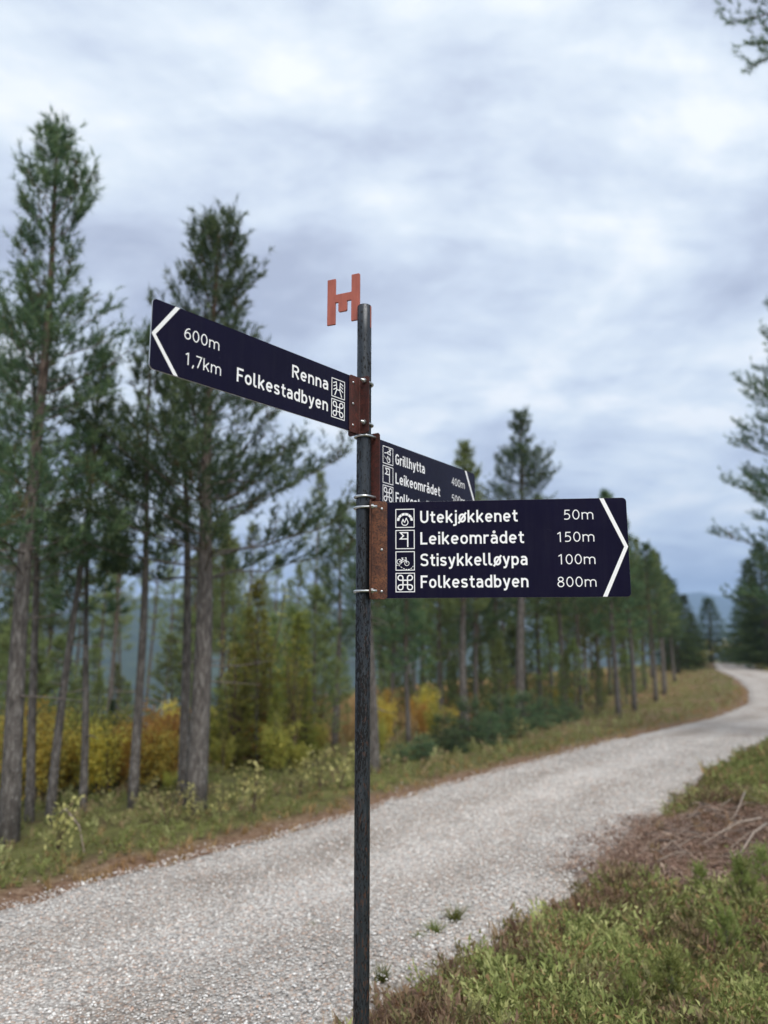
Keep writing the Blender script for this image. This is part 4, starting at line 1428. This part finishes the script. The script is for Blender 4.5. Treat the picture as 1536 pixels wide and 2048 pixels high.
def ic_flag():
    return [([(0.64, 0.10), (0.64, 0.86), (0.26, 0.86), (0.42, 0.69), (0.25, 0.53), (0.61, 0.53)], 0.062, False)]


def ic_fire():
    st, pol = [], []
    for q in range(6):
        a0, a1 = 180 - q * 30 - 1.8, 180 - (q + 1) * 30 + 1.8
        o = [(0.5 + 0.42 * math.cos(R_(a0 + (a1 - a0) * k / 4)), 0.36 + 0.42 * math.sin(R_(a0 + (a1 - a0) * k / 4))) for k in range(5)]
        i_ = [(0.5 + 0.295 * math.cos(R_(a1 + (a0 - a1) * k / 4)), 0.36 + 0.295 * math.sin(R_(a1 + (a0 - a1) * k / 4))) for k in range(5)]
        pol.append((o + i_)[::-1])
    st.append((smooth([(0.57, 0.52), (0.61, 0.41), (0.66, 0.28), (0.60, 0.16), (0.50, 0.13), (0.39, 0.16), (0.335, 0.27), (0.40, 0.44)], 4) + [(0.455, 0.31), (0.49, 0.29)] + [(0.57, 0.52)], 0.044, False))
    return st, pol


def ic_bike():
    cir = lambda x, y, r: ([(x + r * math.cos(R_(k * 18)), y + r * math.sin(R_(k * 18))) for k in range(20)], 0.028, True)
    st = [cir(0.20, 0.46, 0.125), cir(0.59, 0.37, 0.115)]
    for pl in ([(0.20, 0.46), (0.31, 0.42), (0.37, 0.58), (0.20, 0.46)], [(0.31, 0.42), (0.55, 0.53), (0.36, 0.56)], [(0.59, 0.37), (0.545, 0.56), (0.555, 0.66), (0.49, 0.66)], [(0.37, 0.56), (0.355, 0.65)], [(0.30, 0.65), (0.41, 0.65)]):
        st.append((pl, 0.034, False))
    tr = smooth([(0.05, 0.28), (0.18, 0.27), (0.32, 0.16), (0.48, 0.08), (0.62, 0.05), (0.78, 0.09), (0.90, 0.20), (0.95, 0.29)], 6)
    for k in range(0, len(tr) - 3, 5):
        st.append((tr[k:k + 4], 0.034, False))
    return st


def ic_antlers():
    st = []
    for s_ in (-1, 1):
        f_ = lambda x, y: (0.5 + s_ * x, y)
        st.append(([f_(0.26, 0.10), f_(0.11, 0.44), f_(0.0, 0.44)], 0.058, False))
        st.append(([f_(0.11, 0.44), f_(0.15, 0.84), f_(0.38, 0.74)], 0.052, False))
        for y0, y1 in ((0.68, 0.57), (0.52, 0.38)):
            st.append(([f_(0.13, y0), f_(0.36, y1)], 0.048, False))
    return st


def ic_grill():
    return [([(0.14, 0.60), (0.52, 0.66)], 0.05, False), (smooth([(0.58, 0.93), (0.66, 0.80), (0.74, 0.66), (0.70, 0.52)], 5), 0.055, False), ([(0.80, 0.95), (0.68, 0.78)], 0.045, False),
            ([(0.48, 0.74), (0.48, 0.60), (0.68, 0.60)], 0.045, False), ([(0.48, 0.74), (0.70, 0.74)], 0.045, False),
            (smooth([(0.48, 0.47), (0.42, 0.36), (0.40, 0.24), (0.48, 0.13), (0.60, 0.12), (0.69, 0.22), (0.66, 0.38)], 5) + [(0.60, 0.28), (0.55, 0.36), (0.48, 0.47)], 0.045, False),
            ([(0.10, 0.43), (0.34, 0.28)], 0.022, False)]


def rounded(a0, b0, a1, b1, rs):
    out = []
    for (cx_, cy_, st), r in zip(((a1, b1, 0), (a0, b1, 90), (a0, b0, 180), (a1, b0, 270)), rs):
        sx = -1 if cx_ == a1 else 1
        sy = -1 if cy_ == b1 else 1
        out += arc(cx_ + sx * r, cy_ + sy * r, r, r, st, st + 90, 5) if r > 0 else [(cx_, cy_)]
    return out


def bracket(fr, sgn, rmat, hgt, side):
    """L angle: one leg riveted to the board, the other tangent to the pole; side = +1/-1 face of the board"""
    mb_ = MB()
    T3 = 0.003
    c0 = side * 0.0022
    a = lambda u: sgn * u
    prof = [(0.0255, 0), (0.078, 0), (0.078, T3), (0.0305, T3), (0.0285, T3 + 0.002), (0.0285, 0.044), (0.0255, 0.044)]
    z0, z1 = -0.003, hgt + 0.003
    V, F = [], []
    n = len(prof)
    cut = 0.007
    # corners trimmed at the free ends
    for v_ in (z0, z0 + cut, z1 - cut, z1):
        for u, c in prof:
            if v_ in (z0, z1):
                u = min(u, 0.078 - cut) if u > 0.05 else u
                c = min(c, 0.044 - cut) if c > 0.03 else c
            V.append(fr(a(u), v_, c0 + side * c))
    for k in range(3):
        for i in range(n):
            j = (i + 1) % n
            F.append((k * n + i, k * n + j, (k + 1) * n + j, (k + 1) * n + i))
    F += [tuple(range(n))[::-1], tuple(range(3 * n, 4 * n))]
    mb_.add(V, F)
    o = mb_.build('bracket', M[rmat], post)
    bm_recalc(o)
    bevel(o, 0.0012, 2)
    for v_ in (0.022, hgt / 2, hgt - 0.022):
        rv = MB()
        cs = [(T3, 0.0045), (T3 + 0.0012, 0.0042), (T3 + 0.0022, 0.003), (T3 + 0.0025, 0.0012)]
        rv.tube([fr(a(0.060), v_, c0 + side * c) for c, _ in cs], [r for _, r in cs], 12)
        bm_recalc(rv.build('rivet', M['galv'], o, True))
    return o


def bm_recalc(o):
    import bmesh
    bm = bmesh.new()
    bm.from_mesh(o.data)
    bmesh.ops.recalc_face_normals(bm, faces=bm.faces)
    bm.to_mesh(o.data)
    bm.free()


def clamp(fr, sgn, v_, tiltv=0.0):
    """U-shaped rod round the pole, legs through the bracket flanges, nut on each leg"""
    rr_, rod = PR + 0.0046, 0.0043
    pts = [(0.048, rr_)] + [(0.012, rr_)] + [(-rr_ * math.sin(R_(t_)), rr_ * math.cos(R_(t_))) for t_ in range(0, 181, 12)] + [(0.012, -rr_), (0.048, -rr_)]
    mb_ = MB()
    mb_.tube([fr(sgn * u, v_ + tiltv * u, c) for u, c in pts], rod, 10)
    o = mb_.build('pipe_clamp', M['galv'], post, True)
    bm_recalc(o)
    for c in (rr_, -rr_):
        nb = MB()
        hexa = [(v_ + 0.0085 * math.sin(R_(60 * k + 10)), c + 0.0085 * math.cos(R_(60 * k + 10))) for k in range(6)]
        V = [fr(sgn * 0.0286, a, b2) for a, b2 in hexa] + [fr(sgn * 0.0365, a, b2) for a, b2 in hexa]
        nb.add(V, [tuple(range(6)), tuple(range(6, 12))[::-1]] + [(i, (i + 1) % 6, 6 + (i + 1) % 6, 6 + i) for i in range(6)])
        nn = nb.build('nut', M['galv'], o)
        bm_recalc(nn)
        bevel(nn, 0.0012, 2)
    return o


def board(ang, z0, hgt, length, flip, clamps):
    fr = Frame(ang, z0, flip)
    sgn = -1 if flip else 1
    a0, a1 = (-length, -0.0290) if flip else (0.0290, length)
    rs = (0.002, 0.013, 0.013, 0.002) if flip else (0.013, 0.002, 0.002, 0.013)
    poly = rounded(a0, 0, a1, hgt, rs)
    mb_ = MB()
    mb_.prism(poly, -0.002, 0.002, fr, 0, 1)
    o = mb_.build('direction_board', [M['navy'], M['alu']], post)
    bm_recalc(o)
    bevel(o, 0.0006, 2)
    # chevron stripe
    sl = 0.0625 * (1 if hgt > 0.25 else 1.0)
    tip, wd = length - 0.0015, 0.0135
    up = tip - 0.0675
    cv = [(up, hgt - 0.001), (tip, hgt / 2), (up - 0.003, 0.001), (up - 0.003 - wd, 0.001), (tip - wd * 0.9, hgt / 2), (up - wd, hgt - 0.001)]
    cm = MB()
    V = [fr(sgn * u, v_, FACE + 0.0003) for u, v_ in cv] + [fr(sgn * u, v_, FACE - 0.0003) for u, v_ in cv]
    cm.add(V, [(0, 1, 4, 5), (1, 2, 3, 4)] + [(i, 6 + i, 6 + (i + 1) % 6, (i + 1) % 6) for i in range(6)])
    st = cm.build('arrow_stripe', M['white'], o)
    bm_recalc(st)
    for side in (1, -1):
        bracket(fr, sgn, 'rust' if hgt > 0.3 else 'rust_dark', hgt, side)
    for z_ in clamps:
        clamp(fr, sgn, z_ - z0)
    return o, fr


WT, WD = 0.150, 0.098
IC = 0.062
o, fr = board(R_(-6.2), 1.7465, 0.3115, 0.8345, False, (2.0400, 1.7690))
for k, (s_, x1, d_, dx) in enumerate((('Utekjøkkenet', 0.4950, '50m', 0.6399), ('Leikeområdet', 0.5130, '150m', 0.6155), ('Stisykkelløypa', 0.5217, '100m', 0.6165), ('Folkestadbyen', 0.5228, '800m', 0.6120))):
    text(o, fr, s_, 0.1850, x1, 0.2408 - 0.0696 * k, 0.0400, WT)
    text(o, fr, d_, dx, 0.7312, 0.2440 - 0.0707 * k, 0.0318, WD, 0.17)
for k, st in enumerate((ic_fire(), (ic_flag(), ()), (ic_bike(), ()), (ic_loop(), ()))):
    pictogram(o, fr, 0.1045, 0.2265 - 0.0692 * k, IC, *st)

o, fr = board(R_(230.3), 2.2850, 0.1890, 0.8210, True, (2.4610, 2.3190))
text(o, fr, 'Renna', -0.3324, -0.1757, 0.1105, 0.0410, WT)
text(o, fr, 'Folkestadbyen', -0.5425, -0.1757, 0.0410, 0.0410, WT)
text(o, fr, '600m', -0.7216, -0.6065, 0.1105, 0.0322, WD, 0.17)
text(o, fr, '1,7km', -0.7160, -0.5977, 0.0412, 0.0335, WD, 0.15)
pictogram(o, fr, -0.1600, 0.0962, 0.0625, ic_antlers())
pictogram(o, fr, -0.1600, 0.0275, 0.0625, ic_loop())

o, fr = board(R_(54.5), 2.0485, 0.2430, 0.7530, False, (2.2790, 2.0765))
for k, (s_, x1) in enumerate((('Grillhytta', 0.3705), ('Leikeområdet', 0.4775), ('Folkestadbyen', 0.4900))):
    text(o, fr, s_, 0.1812, x1, 0.1735 - 0.0685 * k, 0.0385, WT)
text(o, fr, '400m', 0.5656, 0.6673, 0.1660, 0.0300, WD, 0.17)
text(o, fr, '500m', 0.5656, 0.6690, 0.0990, 0.0300, WD, 0.17)
for k, st in enumerate((ic_grill(), ic_flag(), ic_loop())):
    pictogram(o, fr, 0.1045, 0.1640 - 0.0685 * k, IC, st)

# salmon-red letter plate slotted through the pole top
fe = Frame(R_(157), 0.0)
H_ = [(-0.0245, 2.660), (-0.0180, 2.660), (0.0177, 2.690), (0.0177, 2.696), (0.0490, 2.696), (0.0490, 2.773), (0.0655, 2.773), (0.0655, 2.741), (0.0690, 2.7365), (0.0955, 2.7365), (0.0985, 2.741), (0.0985, 2.773), (0.1105, 2.773), (0.1105, 2.694), (0.1415, 2.694),
      (0.1415, 2.861), (0.1400, 2.8625), (0.1105, 2.8625), (0.1105, 2.803), (0.0485, 2.803), (0.0485, 2.866), (0.0205, 2.866), (0.0177, 2.863), (0.0177, 2.738), (-0.0245, 2.738)]
mb_ = MB()
mb_.prism(H_, -0.004, 0.004, fe)
em = mb_.build('emblem_letter', M['orange'], post)
bm_recalc(em)
bevel(em, 0.0012, 2)
em['label'] = 'salmon-red flat letter H with a stub under its crossbar'

# ------------------------------------------------------------------ air
hb = MB()
x0, x1, y0, y1, z0, z1 = -7700, 7700, -1700, 8700, -90, 620
hb.add([(x0, y0, z0), (x1, y0, z0), (x1, y1, z0), (x0, y1, z0), (x0, y0, z1), (x1, y0, z1), (x1, y1, z1), (x0, y1, z1)],
       [(3, 2, 1, 0), (4, 5, 6, 7), (0, 1, 5, 4), (1, 2, 6, 5), (2, 3, 7, 6), (3, 0, 4, 7)])
hm = bpy.data.materials.new('haze_air')
hm.use_nodes = True
ht = hm.node_tree
ht.nodes.clear()
pv = ht.nodes.new('ShaderNodeVolumePrincipled')
pv.inputs['Color'].default_value = (0.45, 0.66, 1.0, 1)
pv.inputs['Density'].default_value = 0.00021
ho = ht.nodes.new('ShaderNodeOutputMaterial')
ht.links.new(pv.outputs[0], ho.inputs['Volume'])
tag(hb.build('haze', hm), kind='stuff')
